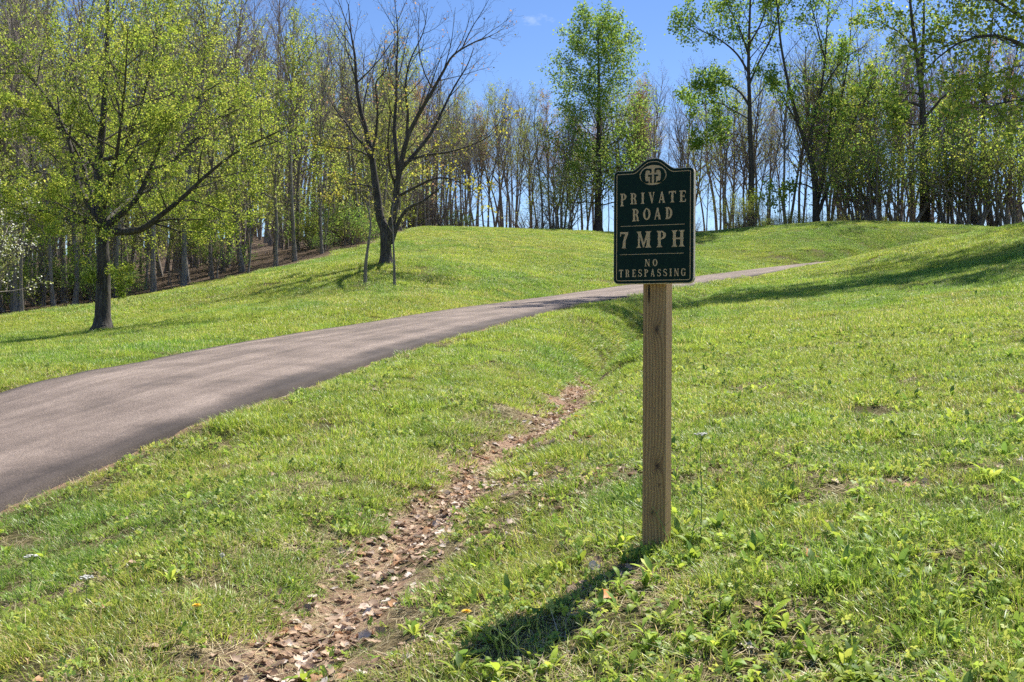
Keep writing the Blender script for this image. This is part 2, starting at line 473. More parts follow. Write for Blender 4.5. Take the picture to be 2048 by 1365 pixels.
# ------------------------------------------------------------------ road
m, ns, ls = new_mat('worn_asphalt')
out = N(ns, 'ShaderNodeOutputMaterial'); p = N(ns, 'ShaderNodeBsdfPrincipled', Roughness=0.85)
p.inputs['Specular IOR Level'].default_value = 0.3
tc = N(ns, 'ShaderNodeTexCoord')
uv = N(ns, 'ShaderNodeAttribute', attribute_name='rc')     # x across 0..1, y metres along
sx = N(ns, 'ShaderNodeSeparateXYZ'); ls.new(uv.outputs['Vector'], sx.inputs[0])
mp = N(ns, 'ShaderNodeMapping', Scale=(5.5, 0.11, 1.0)); ls.new(uv.outputs['Vector'], mp.inputs['Vector'])
n_st = N(ns, 'ShaderNodeTexNoise', Scale=1.6, Detail=5.0, Roughness=0.6); ls.new(mp.outputs['Vector'], n_st.inputs['Vector'])
n_sp = N(ns, 'ShaderNodeTexNoise', Scale=110.0, Detail=3.0, Roughness=0.8); ls.new(tc.outputs['Object'], n_sp.inputs['Vector'])
n_bl = N(ns, 'ShaderNodeTexNoise', Scale=1.3, Detail=7.0, Roughness=0.65); ls.new(tc.outputs['Object'], n_bl.inputs['Vector'])
r_a = ramp(ns, [(0.37, (0.10, 0.078, 0.064)), (0.49, (0.165, 0.128, 0.104)), (0.62, (0.25, 0.198, 0.162))])
ad = N(ns, 'ShaderNodeMath', operation='ADD'); hf = N(ns, 'ShaderNodeMath', operation='MULTIPLY'); hf.inputs[1].default_value = 0.5
ls.new(n_st.outputs['Fac'], ad.inputs[0]); ls.new(n_bl.outputs['Fac'], ad.inputs[1]); ls.new(ad.outputs[0], hf.inputs[0])
ls.new(hf.outputs[0], r_a.inputs['Fac'])
r_sp = ramp(ns, [(0.36, (0.6, 0.6, 0.6)), (0.5, (0.95, 0.95, 0.95)), (0.66, (1.8, 1.76, 1.72))])
ls.new(n_sp.outputs['Fac'], r_sp.inputs['Fac'])
mx = N(ns, 'ShaderNodeMix', data_type='RGBA', blend_type='MULTIPLY'); mx.inputs['Factor'].default_value = 1
ls.new(r_a.outputs['Color'], mx.inputs['A']); ls.new(r_sp.outputs['Color'], mx.inputs['B'])
# dark tarry margins, wobbling
wob = N(ns, 'ShaderNodeMath', operation='MULTIPLY_ADD'); wob.inputs[1].default_value = 0.12; wob.inputs[2].default_value = -0.06
ls.new(n_bl.outputs['Fac'], wob.inputs[0])
l2 = N(ns, 'ShaderNodeMath', operation='ADD'); ls.new(sx.outputs['X'], l2.inputs[0]); ls.new(wob.outputs[0], l2.inputs[1])
r_e = ramp(ns, [(0.0, (0.36, 0.36, 0.37)), (0.05, (0.42, 0.42, 0.43)), (0.15, (1, 1, 1)), (0.93, (1, 1, 1)), (0.985, (0.5, 0.5, 0.5))])
ls.new(l2.outputs[0], r_e.inputs['Fac'])
mx2 = N(ns, 'ShaderNodeMix', data_type='RGBA', blend_type='MULTIPLY'); mx2.inputs['Factor'].default_value = 1
ls.new(mx.outputs['Result'], mx2.inputs['A']); ls.new(r_e.outputs['Color'], mx2.inputs['B'])
bp = N(ns, 'ShaderNodeBump', Strength=0.6, Distance=0.006); ls.new(n_sp.outputs['Fac'], bp.inputs['Height'])
ls.new(mx2.outputs['Result'], p.inputs['Base Color']); ls.new(bp.outputs['Normal'], p.inputs['Normal'])
ls.new(p.outputs[0], out.inputs['Surface'])
M_ROAD = m
RN2, RF2 = catmull(rn, 24), catmull(rf, 24)
nl = 22
lats = np.linspace(0, 1, nl)
arc = np.concatenate([[0], np.cumsum(np.linalg.norm(np.diff(RN2, axis=0), axis=1))])
edge_w = (vnoise(arc, arc * 0, 0.35, 31, 3) - 0.5) * 0.04
edge_f = (vnoise(arc, arc * 0 + 9, 0.5, 32, 3) - 0.5) * 0.08
rows = []
for k, l in enumerate(lats):
    P = RN2 * (1 - l) + RF2 * l
    P[:, 2] += 0.035 * (1 - (2 * l - 1) ** 2) + (vnoise(P[:, 0], P[:, 1], 1.1, 41, 2) - .5) * 0.012 + 0.004
    d = (RF2 - RN2); d /= np.linalg.norm(d, axis=1)[:, None]
    if k == 0: P = P + d * edge_w[:, None]
    if k == nl - 1: P = P + d * edge_f[:, None]
    rows.append(P)
lowN = rows[0] - np.array([0, 0, .14]) - d * 0.02; lowF = rows[-1] - np.array([0, 0, .14]) + d * 0.02
rows = [lowN] + rows + [lowF]
RV = np.stack(rows, 1)                 # along, across
na, nc = RV.shape[:2]
i0 = (np.arange(na - 1)[:, None] * nc + np.arange(nc - 1)[None]).ravel()
me = mesh_np('road', RV.reshape(-1, 3), [np.column_stack([i0, i0 + nc, i0 + nc + 1, i0 + 1])[:, ::-1]], [M_ROAD], smooth=True)
rc = np.zeros((na, nc, 3), np.float32); rc[:, :, 0] = np.concatenate([[0], lats, [1]])[None]; rc[:, :, 1] = arc[:, None]
a = me.attributes.new('rc', 'FLOAT_VECTOR', 'POINT'); a.data.foreach_set('vector', rc.ravel())
tag(link('road', me), kind='structure')

# ------------------------------------------------------------------ road sign on its post
m, ns, ls = new_mat('treated_post_wood')
out = N(ns, 'ShaderNodeOutputMaterial'); p = N(ns, 'ShaderNodeBsdfPrincipled', Roughness=0.8)
tc = N(ns, 'ShaderNodeTexCoord')
sp = N(ns, 'ShaderNodeSeparateXYZ'); ls.new(tc.outputs['Object'], sp.inputs[0])
def mth(op, a, b=None, c=None):
    n = N(ns, 'ShaderNodeMath', operation=op)
    for i, v in enumerate((a, b, c)):
        if v is None: continue
        if isinstance(v, (int, float)): n.inputs[i].default_value = v
        else: ls.new(v, n.inputs[i])
    return n.outputs[0]
nz = N(ns, 'ShaderNodeTexNoise', Scale=1.0, Detail=3.0)
mpn = N(ns, 'ShaderNodeMapping', Scale=(18, 18, 1.6)); ls.new(tc.outputs['Object'], mpn.inputs['Vector']); ls.new(mpn.outputs['Vector'], nz.inputs['Vector'])
lat_ = mth('ADD', mth('MULTIPLY', sp.outputs['X'], 1.0), mth('MULTIPLY', sp.outputs['Y'], 0.9))
g = mth('ADD', mth('MULTIPLY', lat_, 520.0), mth('MULTIPLY', nz.outputs['Fac'], 9.0))
knot_sum = None
for kx, kz, kr in ((0.008, 0.815, 0.016), (0.012, 0.305, 0.017), (0.020, 0.235, 0.004), (-0.006, 0.13, 0.010)):
    dx = mth('SUBTRACT', sp.outputs['X'], kx); dz_ = mth('MULTIPLY', mth('SUBTRACT', sp.outputs['Z'], kz), 0.55)
    d = mth('SQRT', mth('ADD', mth('MULTIPLY', dx, dx), mth('MULTIPLY', dz_, dz_)))
    e = mth('POWER', 2.718, mth('MULTIPLY', d, -1.0 / kr))
    knot_sum = e if knot_sum is None else mth('ADD', knot_sum, e)
g = mth('ADD', g, mth('MULTIPLY', knot_sum, 16.0))
band = mth('ADD', mth('MULTIPLY', mth('SINE', g), 0.5), 0.5)
fine = N(ns, 'ShaderNodeTexNoise', Scale=1.0, Detail=6.0, Roughness=.7)
mpf = N(ns, 'ShaderNodeMapping', Scale=(160, 160, 5)); ls.new(tc.outputs['Object'], mpf.inputs['Vector']); ls.new(mpf.outputs['Vector'], fine.inputs['Vector'])
bf = mth('ADD', mth('MULTIPLY', band, 0.34), mth('MULTIPLY', fine.outputs['Fac'], 0.66))
rw = ramp(ns, [(0.2, (0.19, 0.108, 0.042)), (0.5, (0.30, 0.19, 0.08)), (0.8, (0.41, 0.285, 0.135))])
ls.new(bf, rw.inputs['Fac'])
mk = N(ns, 'ShaderNodeMix', data_type='RGBA'); mk.inputs['B'].default_value = (0.05, 0.028, 0.015, 1)
ls.new(mth('MINIMUM', mth('MULTIPLY', mth('POWER', knot_sum, 2.0), 1.4), 1.0), mk.inputs['Factor'])
ls.new(rw.outputs['Color'], mk.inputs['A'])
ls.new(mk.outputs['Result'], p.inputs['Base Color'])
bp = N(ns, 'ShaderNodeBump', Strength=0.35, Distance=0.002); ls.new(bf, bp.inputs['Height']); ls.new(bp.outputs['Normal'], p.inputs['Normal'])
ls.new(p.outputs[0], out.inputs['Surface'])
M_POST = m
M_GREEN = plain_mat('sign_green', (0.004, 0.020, 0.0135), 0.55, 0.12, 60, spec=0.12)
M_CREAM = plain_mat('sign_cream', (0.50, 0.37, 0.20), 0.5, 0.10, 80, spec=.2)
M_EDGE = plain_mat('sign_edge_cream', (0.60, 0.52, 0.38), 0.55, 0.15, 60)
M_HOLE = plain_mat('dark_crack', (0.012, 0.008, 0.005), 0.9)

def ngon_slabs(name, polys, y_front, depth, mat, inc=0.00004):
    """polys: lists of (x, z); each becomes a thin slab whose face looks along -Y"""
    V, F4, faces = [], [], []
    for k, P in enumerate(polys):
        n = len(P); b = len(V)
        yf = y_front - inc * k
        V += [(x, yf, z) for x, z in P] + [(x, yf + depth, z) for x, z in P]
        faces.append([b + i for i in range(n)])
        faces += [[b + i, b + n + i, b + n + (i + 1) % n, b + (i + 1) % n] for i in range(n)]
    me = bpy.data.meshes.new(name); me.from_pydata(V, [], faces); me.materials.append(mat); me.update()
    import bmesh
    bm = bmesh.new(); bm.from_mesh(me); bmesh.ops.recalc_face_normals(bm, faces=bm.faces); bm.to_mesh(me); bm.free()
    return me

def arc_pts(cx, cy, rx, ry, a0, a1, n=14):
    return [(cx + rx * math.cos(R(a0 + (a1 - a0) * i / (n - 1))), cy + ry * math.sin(R(a0 + (a1 - a0) * i / (n - 1)))) for i in range(n)]
def strip(outer, inner):
    return [[outer[i], outer[i + 1], inner[i + 1], inner[i]] for i in range(len(outer) - 1)]
def ring(cx, cy, rx, ry, ix, iy, a0, a1, n=14):
    return strip(arc_pts(cx, cy, rx, ry, a0, a1, n), arc_pts(cx, cy, ix, iy, a0, a1, n))
def stem(x0, x1, sl=.09, sr=.09, z0=0.0, z1=1.0, spur=True):
    h = z1 - z0; k = .035 if spur else 0
    rt = [(x1 + sr, z0), (x1 + sr, z0 + .03), (x1 + .02, z0 + .09), (x1, z0 + .18), (x1, z0 + h * .44), (x1 + k, z0 + h * .5), (x1, z0 + h * .56), (x1, z1 - .18), (x1 + .02, z1 - .09), (x1 + sr, z1 - .03), (x1 + sr, z1)]
    lf = [(x0 - sl, z1), (x0 - sl, z1 - .03), (x0 - .02, z1 - .09), (x0, z1 - .18), (x0, z0 + h * .56), (x0 - k, z0 + h * .5), (x0, z0 + h * .44), (x0, z0 + .18), (x0 - .02, z0 + .09), (x0 - sl, z0 + .03), (x0 - sl, z0)]
    return [rt + lf]
def stroke(pts, ws):
    out = []; n = len(pts); L, Rr = [], []
    for i in range(n):
        a = pts[max(0, i - 1)]; b = pts[min(n - 1, i + 1)]
        dx, dy = b[0] - a[0], b[1] - a[1]; l = math.hypot(dx, dy) or 1
        w = ws[i] / 2; L.append((pts[i][0] - dy / l * w, pts[i][1] + dx / l * w)); Rr.append((pts[i][0] + dy / l * w, pts[i][1] - dx / l * w))
    return strip(L, Rr)
def glyph(c):
    if c == 'P': return stem(.10, .29) + ring(.27, .735, .36, .265, .17, .19, -90, 90), .66
    if c == 'R': return stem(.10, .29) + ring(.27, .735, .34, .265, .16, .19, -90, 90) + [[(.36, .50), (.50, .52), (.60, .30), (.60, .10), (.70, .03), (.70, 0), (.44, 0), (.44, .28)]], .72
    if c == 'I': return stem(.10, .29), .39
    if c == 'V': return [[(-.02, 1), (.30, 1), (.26, .95), (.42, .30), (.40, 0), (.34, 0), (.08, .95)], [(.44, 1), (.66, 1), (.58, .94), (.41, .02), (.38, .22), (.50, .94)]], .66
    if c == 'A': return [[(.02, 0), (.22, 0), (.15, .06), (.36, .96), (.32, 1), (.27, .98), (.06, .06)], [(.32, 1), (.40, 1), (.62, .06), (.68, 0), (.38, 0), (.44, .06), (.27, .80)], [(.17, .26), (.50, .26), (.48, .35), (.19, .35)]], .70
    if c == 'T': return stem(.22, .41) + [[(-.02, 1), (.65, 1), (.66, .74), (.62, .74), (.56, .89), (.07, .89), (.01, .74), (-.03, .74)]], .64
    if c == 'E': return stem(.10, .29, sr=.0) + [[(.28, 1), (.60, 1), (.62, .76), (.58, .76), (.50, .91), (.28, .91)], [(.28, 0), (.62, 0), (.65, .27), (.60, .27), (.52, .09), (.28, .09)], [(.28, .46), (.42, .46), (.46, .38), (.49, .38), (.49, .64), (.46, .64), (.42, .55), (.28, .55)]], .64
    if c == 'O': return ring(.34, .5, .34, .51, .155, .41, 0, 360, 26) + [[(-.03, .5), (.01, .45), (.01, .55)], [(.71, .5), (.67, .55), (.67, .45)]], .68
    if c == 'D': return stem(.10, .29) + ring(.26, .5, .40, .5, .20, .41, -90, 90), .68
    if c == '7': return [[(.0, 1), (.62, 1), (.62, .88), (.08, .88), (.05, .72), (.0, .72)], [(.40, .89), (.62, .89), (.42, .45), (.42, .06), (.48, 0), (.12, 0), (.19, .06), (.22, .42)]], .64
    if c == 'M': return stem(.10, .22) + stem(.68, .90) + [[(.02, 1), (.26, 1), (.52, .24), (.50, .02), (.44, .02), (.16, .88)], [(.50, .02), (.80, 1), (.70, 1), (.50, .34)]], 1.0
    if c == 'H': return stem(.10, .29) + stem(.58, .77) + [[(.28, .45), (.59, .45), (.59, .55), (.28, .55)]], .87
    if c == 'N': return stem(.08, .17, spur=False) + stem(.56, .65, spur=False) + [[(.02, 1), (.22, 1), (.64, .1), (.64, 0), (.54, 0), (.12, .88)]], .72
    if c == 'S':
        pts = arc_pts(.30, .74, .22, .20, 20, 250, 12) + arc_pts(.30, .27, .23, .21, 70, -160, 12)
        return stroke(pts, [.06] * 3 + [.12] * 6 + [.16] * 8 + [.12] * 4 + [.06] * 3) + [[(.50, .70), (.56, .70), (.56, .98), (.52, .98)], [(.02, .28), (.08, .28), (.06, .02), (.02, .02)]], .60
    if c == 'G': return ring(.34, .5, .34, .51, .16, .41, 40, 325, 22) + [[(.42, .46), (.72, .46), (.72, .40), (.66, .36), (.66, .04), (.58, .04), (.52, .12), (.52, .36), (.42, .40)], [(.58, .68), (.64, .68), (.64, .98), (.60, .98), (.56, .86)]], .72
    return [], .35
def text_polys(s, x0, x1, z0, z1, big_first=0.0, gap=.20):
    gl = [glyph(c) for c in s]
    W = sum(g[1] for g in gl) + gap * (len(s) - 1)
    k = (x1 - x0) / W; h = z1 - z0; out = []; x = x0
    for i, (ps, w) in enumerate(gl):
        zb = z0 - (big_first * h if i == 0 else 0); hh = z1 - zb
        for P in ps: out.append([(x + a * k, zb + b * hh) for a, b in P])
        x += (w + gap) * k
    return out

BW, BH, HUMP = 0.304, 0.424, 0.041       # board width, shoulder height, hump height
def board_outline(o=0.0):
    """clockwise from the lower left, inset by o"""
    w = BW / 2 - o; b = o; t = BH - o; r = max(.004, .020 - o); r2 = max(.003, .016 - o)
    P = arc_pts(-w + r, b + r, r, r, 270, 180, 8) + arc_pts(-w + r2, t - r2, r2, r2, 180, 90, 7)
    hw, fr = 0.082 - o * 0.45, 0.024 + o
    # hump: concave fillets and a circular cap
    n = 26
    for i in range(n + 1):
        x = -hw + 2 * hw * i / n
        q = abs(x) / hw
        f = 0.5 + 0.5 * math.cos(math.pi * min(1, max(0, (q - .10) / .90)) )
        P.append((x, t + HUMP * f ** 0.80))
    P += arc_pts(w - r2, t - r2, r2, r2, 90, 0, 7) + arc_pts(w - r, b + r, r, r, 0, -90, 8)
    return P
sign_base = hit(1312, 1083)
SB = np.array([(1313 - CX) / FPX * 3.78, 3.78, 0.0]); SB[2] = float(ground(SB[0], SB[1]))
sgn = link('road_sign', None, loc=(SB[0], SB[1], SB[2]), rot=(0, R(0.3), R(-22.5)))
tag(sgn, 'dark green private road sign with cream lettering on a square wooden post', 'sign')
hp = .0445
import bmesh
def bevel_box(x0, x1, y0, y1, z0, z1, bev, segs=2, twist=0.0, cuts=0):
    bm = bmesh.new()
    bmesh.ops.create_cube(bm, size=1)
    for v in bm.verts:
        v.co = Vector((x0 + (v.co.x + .5) * (x1 - x0), y0 + (v.co.y + .5) * (y1 - y0), z0 + (v.co.z + .5) * (z1 - z0)))
    ed = [e for e in bm.edges]
    bmesh.ops.bevel(bm, geom=ed, offset=bev, segments=segs, affect='EDGES', profile=0.5)
    for k in range(cuts):
        zc = z0 + (z1 - z0) * (k + 1) / (cuts + 1)
        bmesh.ops.bisect_plane(bm, geom=bm.verts[:] + bm.edges[:] + bm.faces[:], plane_co=(0, 0, zc), plane_no=(0, 0, 1))
    if twist:
        for v in bm.verts:
            a = twist * (v.co.z - z0) / (z1 - z0); x, y = v.co.x, v.co.y
            v.co.x = x * math.cos(a) - y * math.sin(a); v.co.y = x * math.sin(a) + y * math.cos(a)
    return bm
def bm_mesh(name, bm, mat, smooth=False):
    me = bpy.data.meshes.new(name); bm.to_mesh(me); bm.free(); me.materials.append(mat)
    if smooth:
        for p_ in me.polygons: p_.use_smooth = True
    return me
BZ = 0.2125 - SB[2]                         # bottom of the board above the ground
post = link('post', bm_mesh('post', bevel_box(-hp, hp, -hp, hp, -0.35, BZ + 0.36, .004, 2, R(-3), 12), M_POST), sgn)
cr = []
for x, za, zb, w in ((-.0225, BZ - .072, BZ - .002, .0032),):
    cr.append([(x - w * .4, za), (x + w * .3, za + .008), (x + w, (za + zb) / 2), (x + w * .5, zb), (x - w * .6, zb), (x - w, (za + zb) / 2)])
link('crack', ngon_slabs('crack', cr, -hp - .0018, .003, M_HOLE), post)
brd_y = -hp - .026 - .003
O = board_outline(0.0)
core = ngon_slabs('board', [[(x, z + BZ) for x, z in board_outline(0.0)]], brd_y, .026, M_EDGE)
board = link('board', core, sgn)
link('face_panel', ngon_slabs('face_panel', [[(x, z + BZ) for x, z in board_outline(.0022)]], brd_y - .003, .004, M_GREEN), board)
fy = brd_y - .0034
oa, ob = board_outline(.0115), board_outline(.0138)
bl = [[(x, z + BZ) for x, z in q] for q in strip(oa + [oa[0]], ob + [ob[0]])]
link('border_line', ngon_slabs('border_line', bl, fy, .001, M_CREAM, 0.000001), board)
def bx(f): return -BW / 2 + f * BW
def bz(f): return BZ + BH * (1 - f)
LINES = [('PRIVATE', .083, .905, .298, .199, .13, .33), ('ROAD', .235, .742, .440, .338, .08, .32), ('7', .085, .192, .683, .540, 0, .3), ('MPH', .295, .892, .683, .540, 0, .34),
         ('NO', .40, .558, .847, .785, 0, .4), ('TRESPASSING', .075, .908, .938, .872, 0, .34)]
for s_, a_, b_, lo, hi, big, gp in LINES:
    o = link('lettering', ngon_slabs('lettering', text_polys(s_, bx(a_), bx(b_), bz(lo), bz(hi), big, gp), fy - .0001, .0012, M_CREAM, 0.00002), board)
    o['label'] = 'cream lettering reading ' + s_
for zf, a_, b_ in ((.489, .09, .892), (.739, .085, .88)):
    link('divider_line', ngon_slabs('divider_line', [[(bx(a_), bz(zf) - .0009), (bx(b_), bz(zf) - .0009), (bx(b_), bz(zf) + .0009), (bx(a_), bz(zf) + .0009)]], fy, .001, M_CREAM), board)
# oval emblem: cream disc, dark back-to-back letterforms
ex, ez = bx(.497), bz(.050)
rx_, rz_ = .168 * BW, .122 * BW
emb = link('emblem', ngon_slabs('emblem', [arc_pts(ex, ez, rx_, rz_, 0, 351, 40)], fy, .001, M_CREAM), board)
dk = []
for sgn_ in (-1, 1):
    def mxp(P): return [(ex + sgn_ * x * BW, ez + z * BW) for x, z in P]
    # a bold G and its mirror image, back to back
    for q in ring(.080, -.008, .074, .090, .020, .066, -82, 82, 14): dk.append(mxp(q))
    dk.append(mxp([(.030, .080), (.092, .082), (.092, .058), (.056, .060), (.036, .052), (.034, .026), (.022, .026), (.018, .062)]))
    dk.append(mxp([(.012, .004), (.058, .004), (.064, -.012), (.058, -.020), (.012, -.012)]))
    dk.append(mxp([(.016, .0), (.036, .0), (.036, -.080), (.042, -.096), (.010, -.096), (.016, -.080)]))
    dk.append(mxp([(.092, -.074), (.092, -.098), (.056, -.098), (.050, -.082), (.062, -.072)]))
    dk.append(mxp([(.146, .0), (.160, .006), (.160, -.006)]))
link('monogram', ngon_slabs('monogram', dk, fy - .0006, .0008, M_GREEN, 0.00003), board)

# ------------------------------------------------------------------ trees
def nrm(v):
    l = math.sqrt(v[0] * v[0] + v[1] * v[1] + v[2] * v[2]) or 1.0
    return (v[0] / l, v[1] / l, v[2] / l)

class Tree:
    """collects woody tubes by size class and twig tips; builds a trunk mesh and a crown mesh"""
    def __init__(self, seed):
        self.rng = random.Random(seed); self.np = np.random.default_rng(seed)
        self.thick, self.thin, self.tips = {}, {}, []
    def tube(self, pts, rad, sides, thick):
        d = self.thick if thick else self.thin
        d.setdefault((len(pts), sides), []).append((pts, rad))
    def polyline(self, p, d, L, r0, r1, n, wander, up):
        rng = self.rng; pts = [p]; st = L / n; rad = [r0]
        for i in range(n):
            d = nrm((d[0] + rng.gauss(0, wander), d[1] + rng.gauss(0, wander), d[2] + rng.gauss(0, wander) + up))
            p = (p[0] + d[0] * st, p[1] + d[1] * st, p[2] + d[2] * st)
            pts.append(p); rad.append(r0 + (r1 - r0) * (i + 1) / n)
        return pts, rad
    def grow(self, p, d, L, r, lev, S):
        s = S[lev]
        pts, rad = self.polyline(p, d, L, r, max(r * s.get('taper', .35), .0022), s.get('n', 4), s.get('wander', .12), s.get('up', .05))
        self.tube(pts, rad, s.get('sides', 4), s.get('thick', False))
        self.spawn(pts, rad, L, lev, S)
    def spawn(self, pts, rad, L, lev, S, t0=None):
        s = S[lev]; rng = self.rng
        if lev + 1 >= len(S):
            self.tips.append(pts); return
        c = S[lev + 1]
        n = s['kids']; n = int(n) + (rng.random() < n - int(n)); t0 = s.get('t0', .3) if t0 is None else t0
        m = len(pts) - 1; az = rng.random() * 6.28
        for i in range(n):
            t = t0 + (1 - t0) * (i + rng.random()) / n
            f = t * m; k = min(int(f), m - 1); f -= k
            a, b = pts[k], pts[k + 1]
            q = (a[0] + (b[0] - a[0]) * f, a[1] + (b[1] - a[1]) * f, a[2] + (b[2] - a[2]) * f)
            dd = nrm((b[0] - a[0], b[1] - a[1], b[2] - a[2]))
            ref = (0, 0, 1) if abs(dd[2]) < .9 else (1, 0, 0)
            e1 = nrm((dd[1] * ref[2] - dd[2] * ref[1], dd[2] * ref[0] - dd[0] * ref[2], dd[0] * ref[1] - dd[1] * ref[0]))
            e2 = (dd[1] * e1[2] - dd[2] * e1[1], dd[2] * e1[0] - dd[0] * e1[2], dd[0] * e1[1] - dd[1] * e1[0])
            az += 2.4 + rng.gauss(0, .5)
            an = R(rng.gauss(s.get('ang', 50), s.get('angv', 9)))
            ca, sa = math.cos(an), math.sin(an); cz, sz = math.cos(az), math.sin(az)
            nd = tuple(dd[j] * ca + (e1[j] * cz + e2[j] * sz) * sa for j in range(3))
            prof = s['prof'](t) if 'prof' in s else 1.0 - .45 * t
            cl = L * s.get('lr', .5) * prof * rng.uniform(.7, 1.2)
            if cl < .04: continue
            rr = rad[k] + (rad[k + 1] - rad[k]) * f
            cr_ = min(rr * .75, max(.0026, cl * c.get('rl', .012)))
            self.grow(q, nd, cl, cr_, lev + 1, S)
        if s.get('end', True): self.tips.append(pts[-3:])
    @staticmethod
    def _tubes(groups):
        Vs, Fs, off = [], [], 0
        for (K, sides), lst in groups.items():
            P = np.array([a for a, _ in lst], float); Rr = np.array([b for _, b in lst], float)
            Nn = len(P)
            Tn = np.gradient(P, axis=1); Tn /= np.linalg.norm(Tn, axis=2)[..., None] + 1e-9
            ov = P[:, -1] - P[:, 0]; ov /= np.linalg.norm(ov, axis=1)[:, None] + 1e-9
            ref = np.where(np.abs(ov[:, 2:3]) > .8, np.array([[1., .1, 0]]), np.array([[0, 0, 1.]]))[:, None]
            A = np.cross(Tn, ref); A /= np.linalg.norm(A, axis=2)[..., None] + 1e-9
            B = np.cross(Tn, A)
            an = np.arange(sides) * 2 * np.pi / sides
            W = P[:, :, None] + Rr[:, :, None, None] * (A[:, :, None] * np.cos(an)[None, None, :, None] + B[:, :, None] * np.sin(an)[None, None, :, None])
            Vs.append(W.reshape(-1, 3))
            b = off + (np.arange(Nn) * K * sides)[:, None, None]
            k = (np.arange(K - 1) * sides)[None, :, None]; j = np.arange(sides)[None, None]; j2 = (j + 1) % sides
            F = np.stack([b + k + j, b + k + j2, b + k + sides + j2, b + k + sides + j], -1).reshape(-1, 4)
            Fs.append(F); off += Nn * K * sides
        if not Vs: return np.zeros((0, 3)), np.zeros((0, 4), int)
        return np.concatenate(Vs), np.concatenate(Fs)
    def leaves(self, per_tip, size, colors, spread, keep=None, droop=.25):
        """diamond leaves strewn along the twig tips; colors: list of (rgb, weight)"""
        g = self.np
        tp = self.tips if keep is None else [t for t in self.tips if keep(t[-1])]
        if not tp: return np.zeros((0, 3)), np.zeros((0, 4), int), np.zeros((0, 3))
        A = np.array([t[-1] for t in tp]); B = np.array([t[max(0, len(t) - 3)] for t in tp])
        n = g.poisson(per_tip, len(tp)); idx = np.repeat(np.arange(len(tp)), n); M = len(idx)
        f = g.random((M, 1)) ** .6
        pos = B[idx] * (1 - f) + A[idx] * f + g.normal(0, spread, (M, 3))
        ax = g.normal(0, 1, (M, 3)); ax[:, 2] -= droop; ax /= np.linalg.norm(ax, axis=1)[:, None]
        nn_ = g.normal(0, 1, (M, 3)); nn_[:, 2] += 1.0
        sd_ = np.cross(ax, nn_); sd_ /= np.linalg.norm(sd_, axis=1)[:, None] + 1e-9
        s = (size * g.uniform(.6, 1.3, M))[:, None]
        Vl = np.stack([pos, pos + ax * .45 * s + sd_ * .40 * s, pos + ax * s, pos + ax * .45 * s - sd_ * .40 * s], 1).reshape(-1, 3)
        Fl = np.arange(M * 4).reshape(-1, 4)
        cw = np.array([w for _, w in colors], float); cw /= cw.sum()
        tipc = g.choice(len(colors), len(tp), p=cw)
        ci = np.where(g.random(M) < .55, tipc[idx], g.choice(len(colors), M, p=cw))
        c = np.array([c for c, _ in colors])[ci] * g.uniform(.75, 1.25, (M, 1))
        return Vl, Fl, np.repeat(c, 4, 0)
    def meshes(self, name, bark, twig, leafsets, thin_keep=1.0):
        Vt, Ft = self._tubes(self.thick)
        tr = mesh_np(name + '_trunk', Vt, [Ft], [bark], smooth=True)
        Vw, Fw = self._tubes(self.thin)
        Vs, Fs, Cs, mi = [Vw], [Fw], [np.zeros((len(Vw), 3))], [np.zeros(len(Fw), int)]
        off = len(Vw)
        for ls_ in leafsets:
            Vl, Fl, c = self.leaves(**ls_)
            Vs.append(Vl); Fs.append(Fl + off); Cs.append(c); mi.append(np.ones(len(Fl), int)); off += len(Vl)
        cm = mesh_np(name + '_crown', np.concatenate(Vs), [np.concatenate(Fs)], [twig, M_LEAF], mat_idx=np.concatenate(mi), col=np.concatenate(Cs))
        return tr, cm

def flare(pts, rad, amount=1.7, h=.5):
    """widen the foot of a trunk"""
    z0 = pts[0][2]
    return [r * (1 + (amount - 1) * max(0, 1 - (p[2] - z0) / h) ** 2) if p[2] > z0 - .01 else r * amount for p, r in zip(pts, rad)]

YG = [((.34, .41, .055), 3), ((.26, .36, .045), 3), ((.44, .46, .08), 2), ((.18, .27, .04), 1.6)]
MG = [((.15, .28, .045), 3), ((.21, .34, .06), 3), ((.29, .40, .08), 2), ((.09, .19, .035), 1.5)]
PALE = [((.36, .41, .11), 3), ((.28, .36, .08), 3), ((.44, .45, .15), 2)]
RUST = [((.34, .20, .10), 3), ((.40, .27, .14), 2), ((.28, .25, .10), 2)]
YEL = [((.43, .42, .055), 3), ((.38, .38, .06), 2), ((.30, .30, .06), 1)]
WHITE = [((.80, .80, .72), 4), ((.7, .74, .58), 1)]

